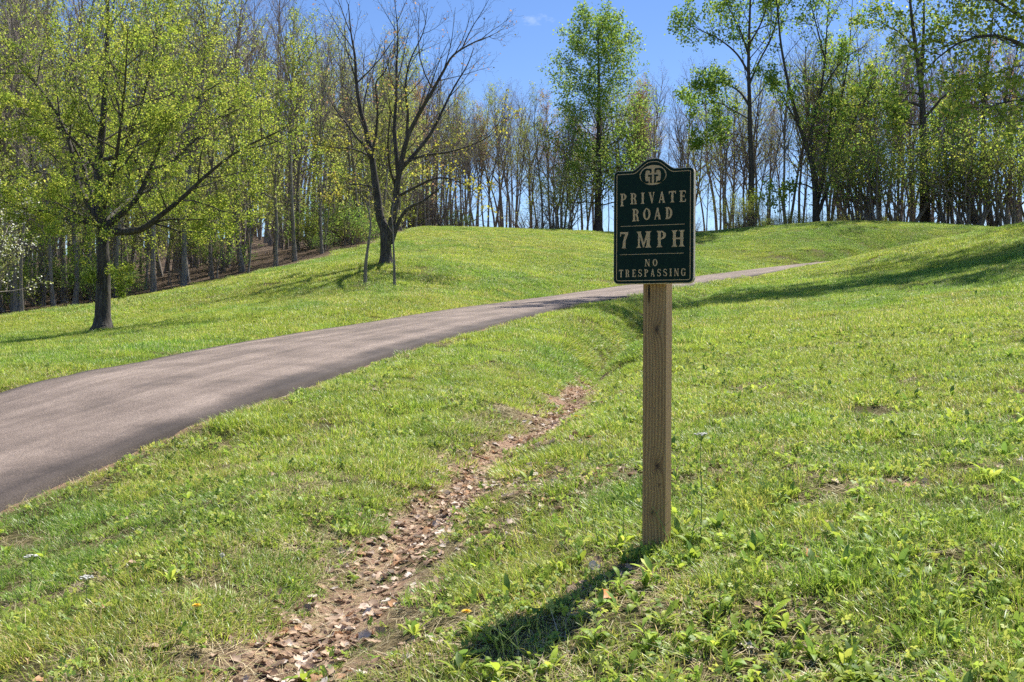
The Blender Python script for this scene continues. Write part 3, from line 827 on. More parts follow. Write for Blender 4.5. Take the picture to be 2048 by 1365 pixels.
def forest_tree(seed, H, tr, base=.45, lean=.07, kids=22, dens=1.0, limb=.26, upang=38, leafsets=(), twigm=None, bark=None, name='t'):
    t = Tree(seed)
    S = [dict(kids=kids, t0=base, ang=upang, angv=10, lr=limb, prof=lambda q: 1.15 - .75 * max(0, (q - base) / (1 - base))),
         dict(n=5, wander=.10, up=.07, sides=5, thick=True, taper=.22, rl=.014, kids=7 * dens, t0=.15, ang=42, angv=12, lr=.5),
         dict(n=4, wander=.14, up=.06, sides=3, taper=.3, rl=.010, kids=5 * dens, t0=.2, ang=42, angv=14, lr=.5),
         dict(n=3, wander=.16, up=.04, sides=3, taper=.35, rl=.007)]
    n = 12
    pts, rad = t.polyline((0, 0, 0), nrm((t.rng.gauss(0, lean), t.rng.gauss(0, lean), 1)), H, tr, tr * .10, n, .055, .03)
    rad = [tr * ((1 - i / n) ** .75 * .92 + .06) for i in range(n + 1)]
    pts = [(0, 0, -.6)] + pts; rad = flare([pts[1]] + pts[1:], [rad[0]] + rad, 1.5, .7)
    t.tube(pts, rad, 8, True)
    t.spawn(pts[1:], rad[1:], H, 0, S)
    return t.meshes(name, bark or M_BARK2, twigm or M_TWIG, [dict(l) for l in leafsets])

def bush(seed, H, W, stems, leafsets, name, bark=None):
    t = Tree(seed)
    S = [dict(kids=7, t0=.25, ang=45, lr=.5), dict(n=4, wander=.16, up=.05, sides=4, taper=.3, rl=.011, kids=5, t0=.15, ang=48, lr=.5),
         dict(n=3, wander=.18, up=.03, sides=3, rl=.008)]
    for i in range(stems):
        a = t.rng.random() * 6.28; q = t.rng.uniform(.1, W / H)
        d = nrm((math.cos(a) * q, math.sin(a) * q, 1))
        pts, rad = t.polyline((math.cos(a) * W * .12, math.sin(a) * W * .12, -.15), d, H * t.rng.uniform(.6, 1.0), .012 * H + .004, .003, 6, .09, .02)
        t.tube(pts, rad, 5, True); t.spawn(pts, rad, H, 0, S)
    return t.meshes(name, bark or M_BARK2, M_TWIG, leafsets)

PROTO = {}
for i in range(4):
    PROTO['bare%d' % i] = forest_tree(100 + i, 17, .15, .40 + .05 * (i % 2), kids=28, limb=.22 + .04 * (i % 2), upang=34 + 6 * (i % 3), dens=1.15, twigm=M_TWIG2 if i % 2 else M_TWIG, name='bare')
for i in range(3):
    PROTO['bud%d' % i] = forest_tree(120 + i, 17, .15, .35, kids=28, limb=.24, upang=40, dens=1.05, leafsets=[dict(per_tip=1.5, size=.12, colors=PALE if i else YG, spread=.14)], name='bud')
for i in range(3):
    PROTO['pole%d' % i] = forest_tree(180 + i, 10, .065, .25, kids=18, limb=.20, upang=36, dens=.9, twigm=M_TWIG2 if i == 1 else M_TWIG, name='pole')
PROTO['rust0'] = forest_tree(130, 16, .14, .5, kids=22, limb=.19, upang=34, leafsets=[dict(per_tip=2.0, size=.11, colors=RUST, spread=.10)], name='rust')
for i in range(2):
    PROTO['green%d' % i] = forest_tree(140 + i, 17, .17, .28, kids=26, limb=.25, upang=45, leafsets=[dict(per_tip=3.2, size=.14, colors=MG[1:3] + YG if i else YG, spread=.16)], name='green')
for i in range(3):
    PROTO['sap%d' % i] = forest_tree(150 + i, 6, .035, .25, kids=16, limb=.26, upang=55, dens=.8, leafsets=[dict(per_tip=2.2, size=.09, colors=YG if i == 1 else PALE, spread=.08)], name='sapling')
for i in range(3):
    PROTO['bush%d' % i] = bush(160 + i, 2.4, 2.2, 11, [dict(per_tip=4.0, size=.075, colors=(YG, MG, PALE)[i], spread=.06)], 'bush')
for i in range(2):
    PROTO['bramble%d' % i] = bush(190 + i, 2.4, 2.0, 14, [dict(per_tip=.25, size=.06, colors=PALE, spread=.05)], 'bramble')
PROTO['dog'] = forest_tree(170, 5, .06, .2, kids=16, limb=.38, upang=66, dens=.9, leafsets=[dict(per_tip=1.3, size=.075, colors=WHITE, spread=.05), dict(per_tip=1.6, size=.07, colors=PALE, spread=.05)], name='dogwood')
PROTO['clump'] = bush(165, 9, 5.5, 14, [dict(per_tip=7.0, size=.17, colors=MG + YG, spread=.22)], 'clump')
PROTO['clumpy'] = bush(166, 9, 6.5, 13, [dict(per_tip=7.0, size=.17, colors=YG + MG[2:3], spread=.22)], 'clump')

def plant(kind, x, y, H, H0, name, label, cat, group, rz=None, wide=1.0, rng=random.Random(7)):
    k = H / H0
    o = link(name, None, loc=(x, y, float(ground(x, y)) - .03), rot=(rng.gauss(0, .02), rng.gauss(0, .02), rng.random() * 6.28 if rz is None else rz))
    o.scale = (k * wide, k * wide, k)
    tr, cm = PROTO[kind]
    link('trunk', tr, o); link('crown', cm, o)
    return tag(o, label, cat, group)

SKYLINE = np.array([(-700, -150), (450, -70), (560, -20), (640, 15), (720, 60), (800, 110), (880, 150), (960, 165), (1020, 175), (1080, 185), (1150, 200), (1300, 135), (1400, 140),
                    (1500, 105), (1700, 60), (1850, 50), (2048, 20), (2600, 0)], float)
rngF = random.Random(41)
LBL = {'bare': ('bare_tree', 'slender bare tree', 'bare trees of the woods'),
       'bud': ('budding_tree', 'slender tree with pale green buds', 'budding trees of the woods'),
       'rust': ('rusty_tree', 'slender tree with rusty orange buds', 'rust-budded trees of the woods'),
       'green': ('leafy_tree', 'tree in fresh green leaf', 'leafy trees of the woods')}
ZONES = [(-2000, 'left of the lawn maple'), (120, 'behind the lawn maple'), (420, 'just right of the lawn maple'), (650, 'behind the many-stemmed tree'), (880, 'left of the tulip tree'),
         (1110, 'behind the tulip tree'), (1260, 'behind the road sign'), (1430, 'around the straight crest tree'), (1570, 'around the forked crest tree'), (1720, 'around the big crest oak'), (1930, 'around the letter V oak')]
def zone(u):
    return [z for a, z in ZONES if u >= a][-1]
TALL = ['tall', 'mid-height', 'short']
placed = []
def try_place(x, y, dmin):
    for a, b in placed:
        if (a - x) ** 2 + (b - y) ** 2 < dmin * dmin: return False
    placed.append((x, y)); return True
def add_forest(n, u0, u1, dlo, dhi, weights, dmin, hr=(.72, 1.02)):
    cnt = 0; tries = 0
    while cnt < n and tries < n * 30:
        tries += 1
        u = rngF.uniform(u0, u1); e = float(np.interp(u, EDGE[:, 0], EDGE[:, 1]))
        y = e + dlo + (dhi - dlo) * rngF.random() ** 1.3
        x = (u - CX) / FPX * y
        if not try_place(x, y, dmin): continue
        H = (CY - np.interp(u, SKYLINE[:, 0], SKYLINE[:, 1])) / FPX * y - float(ground(x, y))
        H = min(H, 26) * rngF.uniform(*hr)
        k = rngF.choices(list(weights), list(weights.values()))[0]
        nv = {'bare': 4, 'bud': 3, 'rust': 1, 'green': 2}[k]
        nm, lb, gr = LBL[k]; q = y - e
        z = zone(u); lb = '%s %s, %s' % (lb, 'on the wood edge' if q < 3 else 'in the wood' if q < 10 else 'deep in the wood', z); gr = gr + ' ' + z
        plant('%s%d' % (k, rngF.randrange(nv)), x, y, H, 17, nm, lb, 'tree', gr, wide=rngF.uniform(.75, 1.1), rng=rngF)
        cnt += 1
add_forest(46, -250, 800, 0.8, 10, dict(bare=6, bud=3, green=.6), 1.2)
add_forest(75, -350, 860, 6, 45, dict(bare=6, bud=4, green=1.0), 1.6)
add_forest(76, 830, 1330, 1.0, 16, dict(bare=5, bud=2.4, rust=2.2), .8)
add_forest(105, 1330, 2300, 1.0, 20, dict(bare=7, bud=2.6, rust=.3, green=.6), .8, (.7, 1.0))
def add_poles(n, u0, u1, dlo, dhi, hlo, hhi):
    for k in range(n):
        u = rngF.uniform(u0, u1); e = float(np.interp(u, EDGE[:, 0], EDGE[:, 1])); y = e + rngF.uniform(dlo, dhi); x = (u - CX) / FPX * y
        if not try_place(x, y, .5): continue
        z = zone(u)
        plant('pole%d' % rngF.randrange(3), x, y, rngF.uniform(hlo, hhi), 10, 'pole_tree', 'thin young bare pole tree %s, %s' % ('on the wood edge' if y - e < 3 else 'in the wood', z), 'tree', 'young pole trees ' + z, wide=rngF.uniform(.7, 1.1), rng=rngF)
add_poles(44, -200, 860, .5, 20, 7, 13)
add_poles(34, 830, 1330, .5, 14, 6, 12)
add_poles(50, 1330, 2250, .5, 16, 6, 12)
for k in range(85):     # thin saplings along the edge of the woods
    u = rngF.uniform(-150, 860); e = float(np.interp(u, EDGE[:, 0], EDGE[:, 1])); y = e + rngF.uniform(.3, 13); x = (u - CX) / FPX * y
    plant('sap%d' % rngF.randrange(3), x, y, rngF.uniform(3, 7.5), 6, 'sapling', 'thin sapling with light green leaves under the tall trees ' + zone(u), 'sapling', 'saplings ' + zone(u), rng=rngF)
for k in range(46):
    u = rngF.uniform(-150, 830); e = float(np.interp(u, EDGE[:, 0], EDGE[:, 1])); y = e + rngF.uniform(1.0, 12); x = (u - CX) / FPX * y
    plant('bush%d' % rngF.randrange(3), x, y, rngF.uniform(1.0, 2.6), 2.4, 'undergrowth_bush', 'low leafy bush under the tall trees ' + zone(u), 'bush', 'bushes under the trees ' + zone(u), rng=rngF)
for k in range(24):
    u = rngF.choice([rngF.uniform(880, 1330), rngF.uniform(1400, 1780), rngF.uniform(1400, 1780)]); e = float(np.interp(u, EDGE[:, 0], EDGE[:, 1])); y = e + rngF.uniform(.3, 3); x = (u - CX) / FPX * y
    plant('bush%d' % rngF.randrange(3), x, y, rngF.uniform(.6, 1.7), 2.4, 'hilltop_bush', 'small leafy bush at the foot of the trees ' + zone(u), 'bush', 'bushes on the hilltop ' + zone(u), rng=rngF)
for u, y, H, k in ((1762, 71, 8.6, 'clump'), (1905, 70, 7.0, 'clump'), (1945, 69, 6.8, 'clumpy'), (1975, 70, 8.2, 'clump'), (2030, 68, 8.4, 'clumpy'), (1720, 72.5, 6.4, 'clump'), (1805, 71.5, 6.6, 'clumpy'), (2075, 68, 7.4, 'clump'), (1122, 74, 5.0, 'clumpy'), (1475, 74, 3.0, 'clumpy'), (1500, 72.5, 2.6, 'clumpy')):
    x = (u - CX) / FPX * y
    plant(k, x, y, H, 9, 'thicket_bush', 'tall %s thicket bush %s' % ('yellow green' if k == 'clumpy' else 'bright green', zone(u)), 'bush', 'thicket bushes ' + zone(u), rng=rngF)
for k in range(26):
    u = rngF.uniform(830, 2200); e = float(np.interp(u, EDGE[:, 0], EDGE[:, 1])); y = e + rngF.uniform(0, 9); x = (u - CX) / FPX * y
    plant('bramble%d' % rngF.randrange(2), x, y, rngF.uniform(1.5, 4.2), 2.4, 'bare_shrub', 'leafless grey twiggy shrub under the trees ' + zone(u), 'shrub', 'bare shrubs on the hilltop ' + zone(u), wide=1.2, rng=rngF)
o = plant('dog', *at(1135, 463, 73.5)[:2], 6.2, 5, 'dogwood_tree', 'small dogwood in white blossom beside the tall tulip tree on the crest', 'tree', None, rng=rngF)
o = plant('dog', *at(-12, 640, 28.5)[:2], 3.9, 5, 'dogwood_tree', 'dogwood in white blossom at the edge of the woods past the maple', 'tree', None, rng=rngF)

# a mass of far trunks and twigs behind the left-hand woods
def far_wood():
    t = Tree(77); g = t.rng
    for i in range(520):
        u = g.uniform(-500, 880); y = g.uniform(80, 112); x = (u - CX) / FPX * y; z = float(ground(x, y))
        H = g.uniform(10, 17)
        pts, rad = t.polyline((x, y, z - .3), nrm((g.gauss(0, .04), g.gauss(0, .04), 1)), H, .14, .03, 6, .03, .02)
        t.tube(pts, rad, 4, True)
        for k in range(16):
            f = g.uniform(.15, 1); q = pts[int(f * 5.99)]
            a = g.random() * 6.28; L = g.uniform(1.2, 3.2)
            p2, r2 = t.polyline(q, nrm((math.cos(a), math.sin(a), .9)), L, .03, .01, 3, .15, .1)
            t.tube(p2, r2, 3, False); t.tips.append(p2)
    tr, cm = t.meshes('far_wood', M_BARK2, M_TWIG, [dict(per_tip=6, size=.22, colors=PALE + YG + MG[2:3], spread=.5)])
    o = link('far_woods', None)
    return tr, cm, o
_tr, _cm, _o = far_wood()
tag(_o, 'dense mass of distant woodland behind the nearer trees', 'woods', kind='stuff')
for nm, d_ in (('trunk_mass', _tr), ('foliage_mass', _cm)):
    tag(link(nm, d_, _o), kind='stuff')

# ---- named trees traced from the photograph
def limb_path(px, depth, dd=0.0, origin=None, jit=None):
    """photo pixels -> 3D polyline; depth drifts by dd from first to last"""
    P = []
    for i, (u, v) in enumerate(px):
        P.append(at(u, v, depth + dd * (i / max(1, len(px) - 1)) ** 1.2))
    P = np.array(P)
    if origin is not None: P = P - origin
    return catmull(P, 4)
def hero(name, label, foot, depth, limbs, S, bark, twig, leafsets, seed, cat='tree', extra=None, sides=10, flare_amt=1.8):
    t = Tree(seed)
    x, y = (foot[0] - CX) / FPX * depth, depth
    org = np.array([x, y, float(ground(x, y)) - .02])
    for L in limbs:
        P = limb_path(L['px'], depth, L.get('dd', 0), org)
        if L.get('root'):
            P[0, 2] = min(P[0, 2], -.15)
        r0, r1 = L['r']; n = len(P)
        rad = [(r0 + (r1 - r0) * (i / (n - 1)) ** .8) for i in range(n)]
        pts = [tuple(p_) for p_ in P]
        if L.get('root'): rad = flare(pts, rad, flare_amt, .55)
        t.tube(pts, rad, sides if r0 > .05 else 6, True)
        Ln = float(np.linalg.norm(np.diff(P, axis=0), axis=1).sum())
        if L.get('kids', 1):
            S0 = [dict(S[0])] + S[1:]; S0[0]['kids'] = L.get('kids', S[0]['kids']); S0[0]['t0'] = L.get('t0', S[0].get('t0', .3))
            if 'lr' in L: S0[0]['lr'] = L['lr']
            t.spawn(pts, rad, Ln, 0, S0)
    if extra: extra(t)
    tr, cm = t.meshes(name, bark, twig, leafsets)
    o = link(name, None, loc=org)
    link('trunk', tr, o); link('crown', cm, o)
    return tag(o, label, cat)

# spreading maple on the left lawn
S_MAPLE = [dict(kids=14, t0=.25, ang=48, angv=12, lr=.42, prof=lambda q: 1.0 - .3 * q),
           dict(n=5, wander=.13, up=.05, sides=5, thick=True, taper=.25, rl=.012, kids=7.0, t0=.15, ang=42, angv=12, lr=.48),
           dict(n=4, wander=.16, up=.04, sides=4, taper=.3, rl=.009, kids=4.5, t0=.15, ang=45, angv=14, lr=.48),
           dict(n=3, wander=.18, up=.02, sides=3, rl=.007)]
MAPLE = [
    dict(px=[(205, 668), (206, 600), (207, 540), (204, 470), (200, 400), (197, 330), (205, 260), (210, 180), (214, 90), (216, 0), (214, -110)], r=(.185, .02), root=True, t0=.42, kids=14, lr=.26),
    dict(px=[(212, 464), (250, 464), (285, 458), (320, 432), (360, 400), (420, 345), (480, 300), (560, 262)], r=(.10, .015), dd=-.8, kids=14),
    dict(px=[(210, 455), (240, 430), (275, 395), (300, 340), (330, 270), (370, 215), (440, 165)], r=(.085, .012), dd=1.0, kids=14),
    dict(px=[(200, 452), (170, 445), (138, 440), (100, 425), (50, 418), (0, 400)], r=(.06, .012), dd=-.5, kids=10),
    dict(px=[(200, 440), (172, 400), (150, 350), (140, 290), (110, 220), (60, 150), (5, 80)], r=(.085, .012), dd=.8, kids=14),
    dict(px=[(197, 348), (165, 300), (125, 262), (75, 240), (10, 215)], r=(.05, .01), dd=-1.0, kids=10),
    dict(px=[(202, 322), (235, 310), (258, 280), (280, 220), (300, 140), (325, 40)], r=(.06, .01), dd=-.5, kids=12),
    dict(px=[(285, 458), (330, 440), (380, 440), (440, 436), (500, 430)], r=(.035, .008), dd=1.2, kids=9),
    dict(px=[(300, 340), (350, 320), (410, 260), (470, 210), (530, 190)], r=(.045, .008), dd=1.6, kids=10),
    dict(px=[(203, 430), (215, 380), (230, 330), (240, 260), (250, 170), (255, 60)], r=(.07, .01), dd=-3.0, kids=14),
    dict(px=[(203, 440), (185, 390), (170, 340), (165, 270), (150, 180), (140, 70)], r=(.07, .01), dd=3.0, kids=14),
    dict(px=[(203, 450), (225, 430), (250, 405), (285, 385), (330, 370)], r=(.06, .01), dd=3.2, kids=11),
    dict(px=[(203, 455), (180, 440), (150, 425), (110, 405)], r=(.055, .01), dd=-3.0, kids=11),
    dict(px=[(208, 560), (222, 545), (240, 560), (255, 572)], r=(.012, .004), dd=-.3, kids=5, lr=.5),
    dict(px=[(206, 570), (190, 560), (178, 556)], r=(.012, .004), dd=-.3, kids=4, lr=.5),
]
hero('maple_tree', 'spreading maple with thick trunk and fresh yellow green leaves alone on the lawn', (205, 668), 22, MAPLE, S_MAPLE, M_BARK, M_BARK,
     [dict(per_tip=13.0, size=.042, colors=YG, spread=.045)], 11, flare_amt=2.3)

# many-stemmed tree with mostly bare limbs in the middle of the lawn
def cz(p): return [(600 + a / 2.275, b / 2.275) for a, b in p]
S_OAK = [dict(kids=12, t0=.2, ang=38, angv=10, lr=.40, prof=lambda q: 1.05 - .5 * q),
         dict(n=5, wander=.09, up=.07, sides=5, thick=True, taper=.25, rl=.010, kids=6.5, t0=.2, ang=36, angv=10, lr=.5),
         dict(n=4, wander=.12, up=.06, sides=3, taper=.3, rl=.008, kids=3.5, t0=.2, ang=38, angv=12, lr=.5),
         dict(n=3, wander=.14, up=.04, sides=3, rl=.006)]
BARE = [
    dict(px=cz([(392, 1195), (390, 1120), (385, 1050), (362, 980), (350, 880), (335, 780), (325, 700), (300, 590), (275, 500), (257, 380), (250, 260), (232, 150), (220, 20)]), r=(0.210, 0.014), root=True, t0=.4, kids=13, dd=.6),
    dict(px=cz([(392, 1120), (410, 1050), (428, 960), (440, 860), (455, 770), (485, 640), (530, 540), (600, 420), (650, 330), (700, 250), (800, 190), (870, 165)]), r=(0.154, 0.011), t0=.4, kids=14, dd=-.8),
    dict(px=cz([(448, 790), (430, 600), (438, 450), (440, 300), (445, 150), (430, 0)]), r=(0.084, 0.010), kids=12, dd=.8),
    dict(px=cz([(455, 775), (540, 680), (600, 600), (650, 500), (700, 400), (760, 300), (790, 220)]), r=(0.077, 0.010), kids=11, dd=1.2),
    dict(px=cz([(415, 1110), (450, 1010), (490, 950), (560, 915), (620, 870), (660, 840)]), r=(0.084, 0.010), kids=7, dd=-.8, t0=.45),
    dict(px=cz([(445, 895), (530, 850), (620, 812), (700, 820), (780, 860), (825, 892)]), r=(0.052, 0.008), kids=8, dd=-1.5),
    dict(px=cz([(470, 745), (560, 710), (680, 692), (780, 660), (860, 620), (940, 540)]), r=(0.052, 0.008), kids=9, dd=.5),
    dict(px=cz([(325, 715), (250, 682), (150, 670), (40, 655)]), r=(0.042, 0.008), kids=8, dd=-1.0),
    dict(px=cz([(325, 690), (270, 640), (210, 560), (150, 480), (100, 380)]), r=(0.056, 0.008), kids=9, dd=1.2),
    dict(px=cz([(328, 700), (347, 600), (352, 480), (345, 380), (390, 320), (420, 200)]), r=(0.056, 0.008), kids=9, dd=-1.2),
    dict(px=cz([(485, 640), (490, 520), (480, 400), (500, 280), (560, 150), (580, 40)]), r=(0.056, 0.008), kids=10, dd=-1.5),
    dict(px=cz([(345, 860), (270, 840), (200, 850), (140, 900)]), r=(0.035, 0.006), kids=6, dd=.8),
    dict(px=cz([(440, 870), (470, 800), (560, 740), (640, 720)]), r=(0.035, 0.006), kids=7, dd=3.0),
    dict(px=cz([(440, 860), (410, 770), (400, 650), (410, 500), (390, 380)]), r=(0.056, 0.006), kids=9, dd=-3.0),
]
z_cut = 5.6
hero('bare_limbed_tree', 'several-stemmed tree with mostly bare dark limbs and sparse yellow leaves', (772, 527), 32, BARE, S_OAK, M_BARK, M_BARK,
     [dict(per_tip=1.3, size=.085, colors=YEL, spread=.07, keep=lambda q: q[2] < z_cut and math.sin(q[0] * 1.7 + q[2] * 1.3 + q[1]) > -.1), dict(per_tip=.25, size=.07, colors=RUST, spread=.04)], 12, flare_amt=1.5)
S_SAP = [dict(kids=6, t0=.5, ang=40, lr=.35), dict(n=3, wander=.15, up=.05, sides=3, rl=.010, kids=3, t0=.3, ang=40, lr=.5), dict(n=2, wander=.15, sides=3, rl=.007)]
hero('leaning_sapling', 'thin grey sapling leaning beside the many-stemmed tree, bent towards the trunk', (730, 549), 28.6,
     [dict(px=[(730, 549), (733, 515), (738, 480), (741, 450), (737, 420), (728, 395)], r=(.055, .012), root=True)], S_SAP, M_BARK2, M_TWIG2, [dict(per_tip=.5, size=.07, colors=YEL, spread=.05)], 13, cat='sapling', flare_amt=1.2)
hero('upright_sapling', 'straight thin grey sapling standing in front of the many-stemmed tree', (789, 551), 28.2,
     [dict(px=[(789, 551), (788, 520), (787, 490), (786, 460), (784, 430), (788, 400)], r=(.045, .012), root=True)], S_SAP, M_BARK2, M_TWIG2, [dict(per_tip=.5, size=.07, colors=YEL, spread=.05)], 14, cat='sapling', flare_amt=1.2)

# tall tulip tree with a full green crown on the crest
def crown_extra(H, n, lo, prof, S, ang=62, r=.06, hi=1.0):
    def f(t):
        for i in range(n):
            q = lo + (hi - lo) * (i + t.rng.random()) / n
            a = i * 2.4 + t.rng.gauss(0, .3); L = prof(q) * t.rng.uniform(.75, 1.15)
            an = R(ang - 25 * q + t.rng.gauss(0, 6))
            d = (math.cos(a) * math.sin(an), math.sin(a) * math.sin(an), math.cos(an))
            pts, rad = t.polyline((0, 0, H * q), d, L, r * (1.1 - q), .012, 6, .09, .045)
            t.tube(pts, rad, 5, True); t.spawn(pts, rad, L, 0, S)
    return f
S_TUL = [dict(kids=9, t0=.2, ang=45, angv=12, lr=.34, prof=lambda q: 1.05 - .4 * q),
         dict(n=4, wander=.13, up=.05, sides=4, taper=.25, rl=.010, kids=5.5, t0=.15, ang=50, lr=.55),
         dict(n=3, wander=.16, up=.03, sides=3, rl=.008)]
DT = 75.0
hero('tulip_tree', 'tall tulip tree with a full dense green crown standing out on the crest', (1196, 466), DT,
     [dict(px=[(1196, 466), (1196, 400), (1197, 300), (1198, 200), (1197, 120), (1196, 55)], r=(.33, .03), root=True, t0=.6, kids=10, lr=.10)], S_TUL, M_BARK, M_BARK,
     [dict(per_tip=6.0, size=.16, colors=MG + YG[1:2] + PALE[1:2], spread=.21)], 15,
     extra=crown_extra(15.9, 70, .14, lambda q: 4.5 * math.sqrt(max(.02, 1 - ((q - .42) / .62) ** 2)), S_TUL, 80))

# the three big trees on the right-hand crest and one leaning pair behind
S_R = [dict(kids=13, t0=.3, ang=44, angv=12, lr=.36, prof=lambda q: 1.05 - .4 * q),
       dict(n=5, wander=.12, up=.06, sides=5, thick=True, taper=.25, rl=.010, kids=6, t0=.2, ang=42, angv=12, lr=.46),
       dict(n=4, wander=.14, up=.05, sides=3, taper=.3, rl=.009, kids=4, t0=.15, ang=45, lr=.5),
       dict(n=3, wander=.16, up=.03, sides=3, rl=.007)]
RA = [dict(px=[(1503, 472), (1502, 400), (1503, 330), (1500, 260), (1499, 200), (1497, 140), (1498, 80), (1500, 20), (1502, -60), (1500, -150)], r=(.28, .03), root=True, t0=.4, kids=12, lr=.22),
      dict(px=[(1500, 215), (1480, 185), (1450, 168), (1420, 165), (1385, 180)], r=(.10, .015), kids=10),
      dict(px=[(1499, 150), (1475, 110), (1440, 80), (1400, 60), (1370, 40)], r=(.10, .015), kids=10, dd=-2),
      dict(px=[(1498, 170), (1520, 120), (1545, 70), (1560, 0), (1570, -80)], r=(.10, .015), kids=10, dd=1),
      dict(px=[(1500, 240), (1465, 220), (1430, 205), (1380, 215)], r=(.07, .012), kids=9, dd=3),
      dict(px=[(1500, 280), (1470, 268), (1430, 270), (1400, 285)], r=(.05, .012), kids=8, dd=-2),
      dict(px=[(1500, 120), (1480, 60), (1455, 10), (1430, -50)], r=(.09, .015), kids=10, dd=2),
      dict(px=[(1498, 90), (1525, 40), (1540, -20), (1550, -90)], r=(.08, .012), kids=10, dd=-3)]
hero('crest_ash_tree', 'tall straight-trunked tree with green leaf tufts standing behind the sign on the crest', (1503, 472), 75, RA, S_R, M_BARK, M_BARK,
     [dict(per_tip=5.6, size=.19, colors=MG + YG[1:2], spread=.22)], 16)
RB = [dict(px=[(1632, 466), (1632, 420), (1630, 370), (1622, 320), (1605, 270), (1590, 220), (1575, 160), (1562, 90), (1555, 20), (1545, -60)], r=(.30, .03), root=True, t0=.3, kids=12, lr=.2),
      dict(px=[(1630, 380), (1610, 370), (1585, 368), (1555, 378), (1538, 392)], r=(.07, .015), kids=7, dd=-1),
      dict(px=[(1620, 310), (1625, 250), (1640, 190), (1650, 120), (1655, 40), (1665, -50)], r=(.14, .02), kids=12, dd=1),
      dict(px=[(1632, 440), (1650, 390), (1675, 320), (1700, 260), (1730, 200), (1755, 150)], r=(.17, .02), kids=10, dd=-1),
      dict(px=[(1632, 420), (1645, 360), (1655, 290), (1675, 230), (1690, 160), (1700, 80), (1705, 0)], r=(.16, .02), kids=11, dd=2),
      dict(px=[(1605, 270), (1580, 220), (1560, 180), (1530, 150)], r=(.07, .015), kids=8, dd=-2),
      dict(px=[(1640, 190), (1670, 140), (1700, 110), (1735, 90)], r=(.08, .015), kids=9, dd=-2),
      dict(px=[(1650, 120), (1635, 60), (1620, 0), (1610, -60)], r=(.08, .015), kids=9, dd=2)]
hero('forked_crest_tree', 'dark tree with several leaning forked stems and green tufts on the crest', (1632, 466), 73.5, RB, S_R, M_BARK, M_BARK,
     [dict(per_tip=4.4, size=.19, colors=MG + YG[1:2], spread=.20, keep=lambda q: math.sin(q[0] * .9 + 1) + math.sin(q[2] * .8) > -.6)], 17)
RCX = [dict(px=[(1850, 468), (1850, 400), (1848, 330), (1846, 270), (1845, 210), (1838, 140), (1828, 70), (1820, 0), (1815, -90)], r=(.44, .05), root=True, t0=.4, kids=10, lr=.18),
       dict(px=[(1846, 215), (1830, 208), (1800, 204), (1770, 206), (1730, 207), (1700, 212), (1680, 200)], r=(.13, .02), kids=9, dd=-1),
       dict(px=[(1846, 250), (1820, 248), (1800, 238), (1785, 220)], r=(.09, .02), kids=6, dd=-2),
       dict(px=[(1845, 190), (1815, 185), (1790, 190), (1765, 175), (1745, 150)], r=(.09, .015), kids=9, dd=2),
       dict(px=[(1850, 235), (1868, 215), (1885, 195), (1910, 180), (1945, 170), (1980, 168)], r=(.13, .02), kids=10, dd=-1),
       dict(px=[(1843, 150), (1846, 90), (1848, 20), (1845, -60)], r=(.18, .03), kids=11, dd=1),
       dict(px=[(1846, 90), (1865, 70), (1895, 50), (1920, 10), (1925, -50)], r=(.09, .015), kids=9, dd=2),
       dict(px=[(1836, 110), (1805, 70), (1770, 50), (1735, 30)], r=(.09, .015), kids=9, dd=-2),
       dict(px=[(1848, 300), (1870, 270), (1890, 245), (1900, 215)], r=(.08, .015), kids=8, dd=3)]
hero('oak_tree', 'big dark-trunked oak with long crooked horizontal limbs at the right of the crest', (1850, 468), 72.5, RCX, S_R, M_BARK, M_BARK,
     [dict(per_tip=4.0, size=.19, colors=MG + YG, spread=.20)], 18)
RD = [dict(px=[(1985, 466), (1978, 420), (1970, 360), (1966, 290), (1968, 210), (1975, 130), (1985, 40), (1990, -60)], r=(.26, .03), root=True, t0=.4, kids=10, lr=.2),
      dict(px=[(1972, 350), (1985, 300), (2000, 250), (2012, 190), (2030, 120), (2050, 40)], r=(.17, .02), kids=10, dd=-1),
      dict(px=[(1968, 220), (1955, 160), (1945, 100), (1940, 20)], r=(.10, .02), kids=9, dd=2)]
hero('forked_oak_tree', 'dark tree forking into a wide letter V beyond the thicket', (1985, 466), 73, RD, S_R, M_BARK, M_BARK,
     [dict(per_tip=1.6, size=.18, colors=YG, spread=.16)], 19)
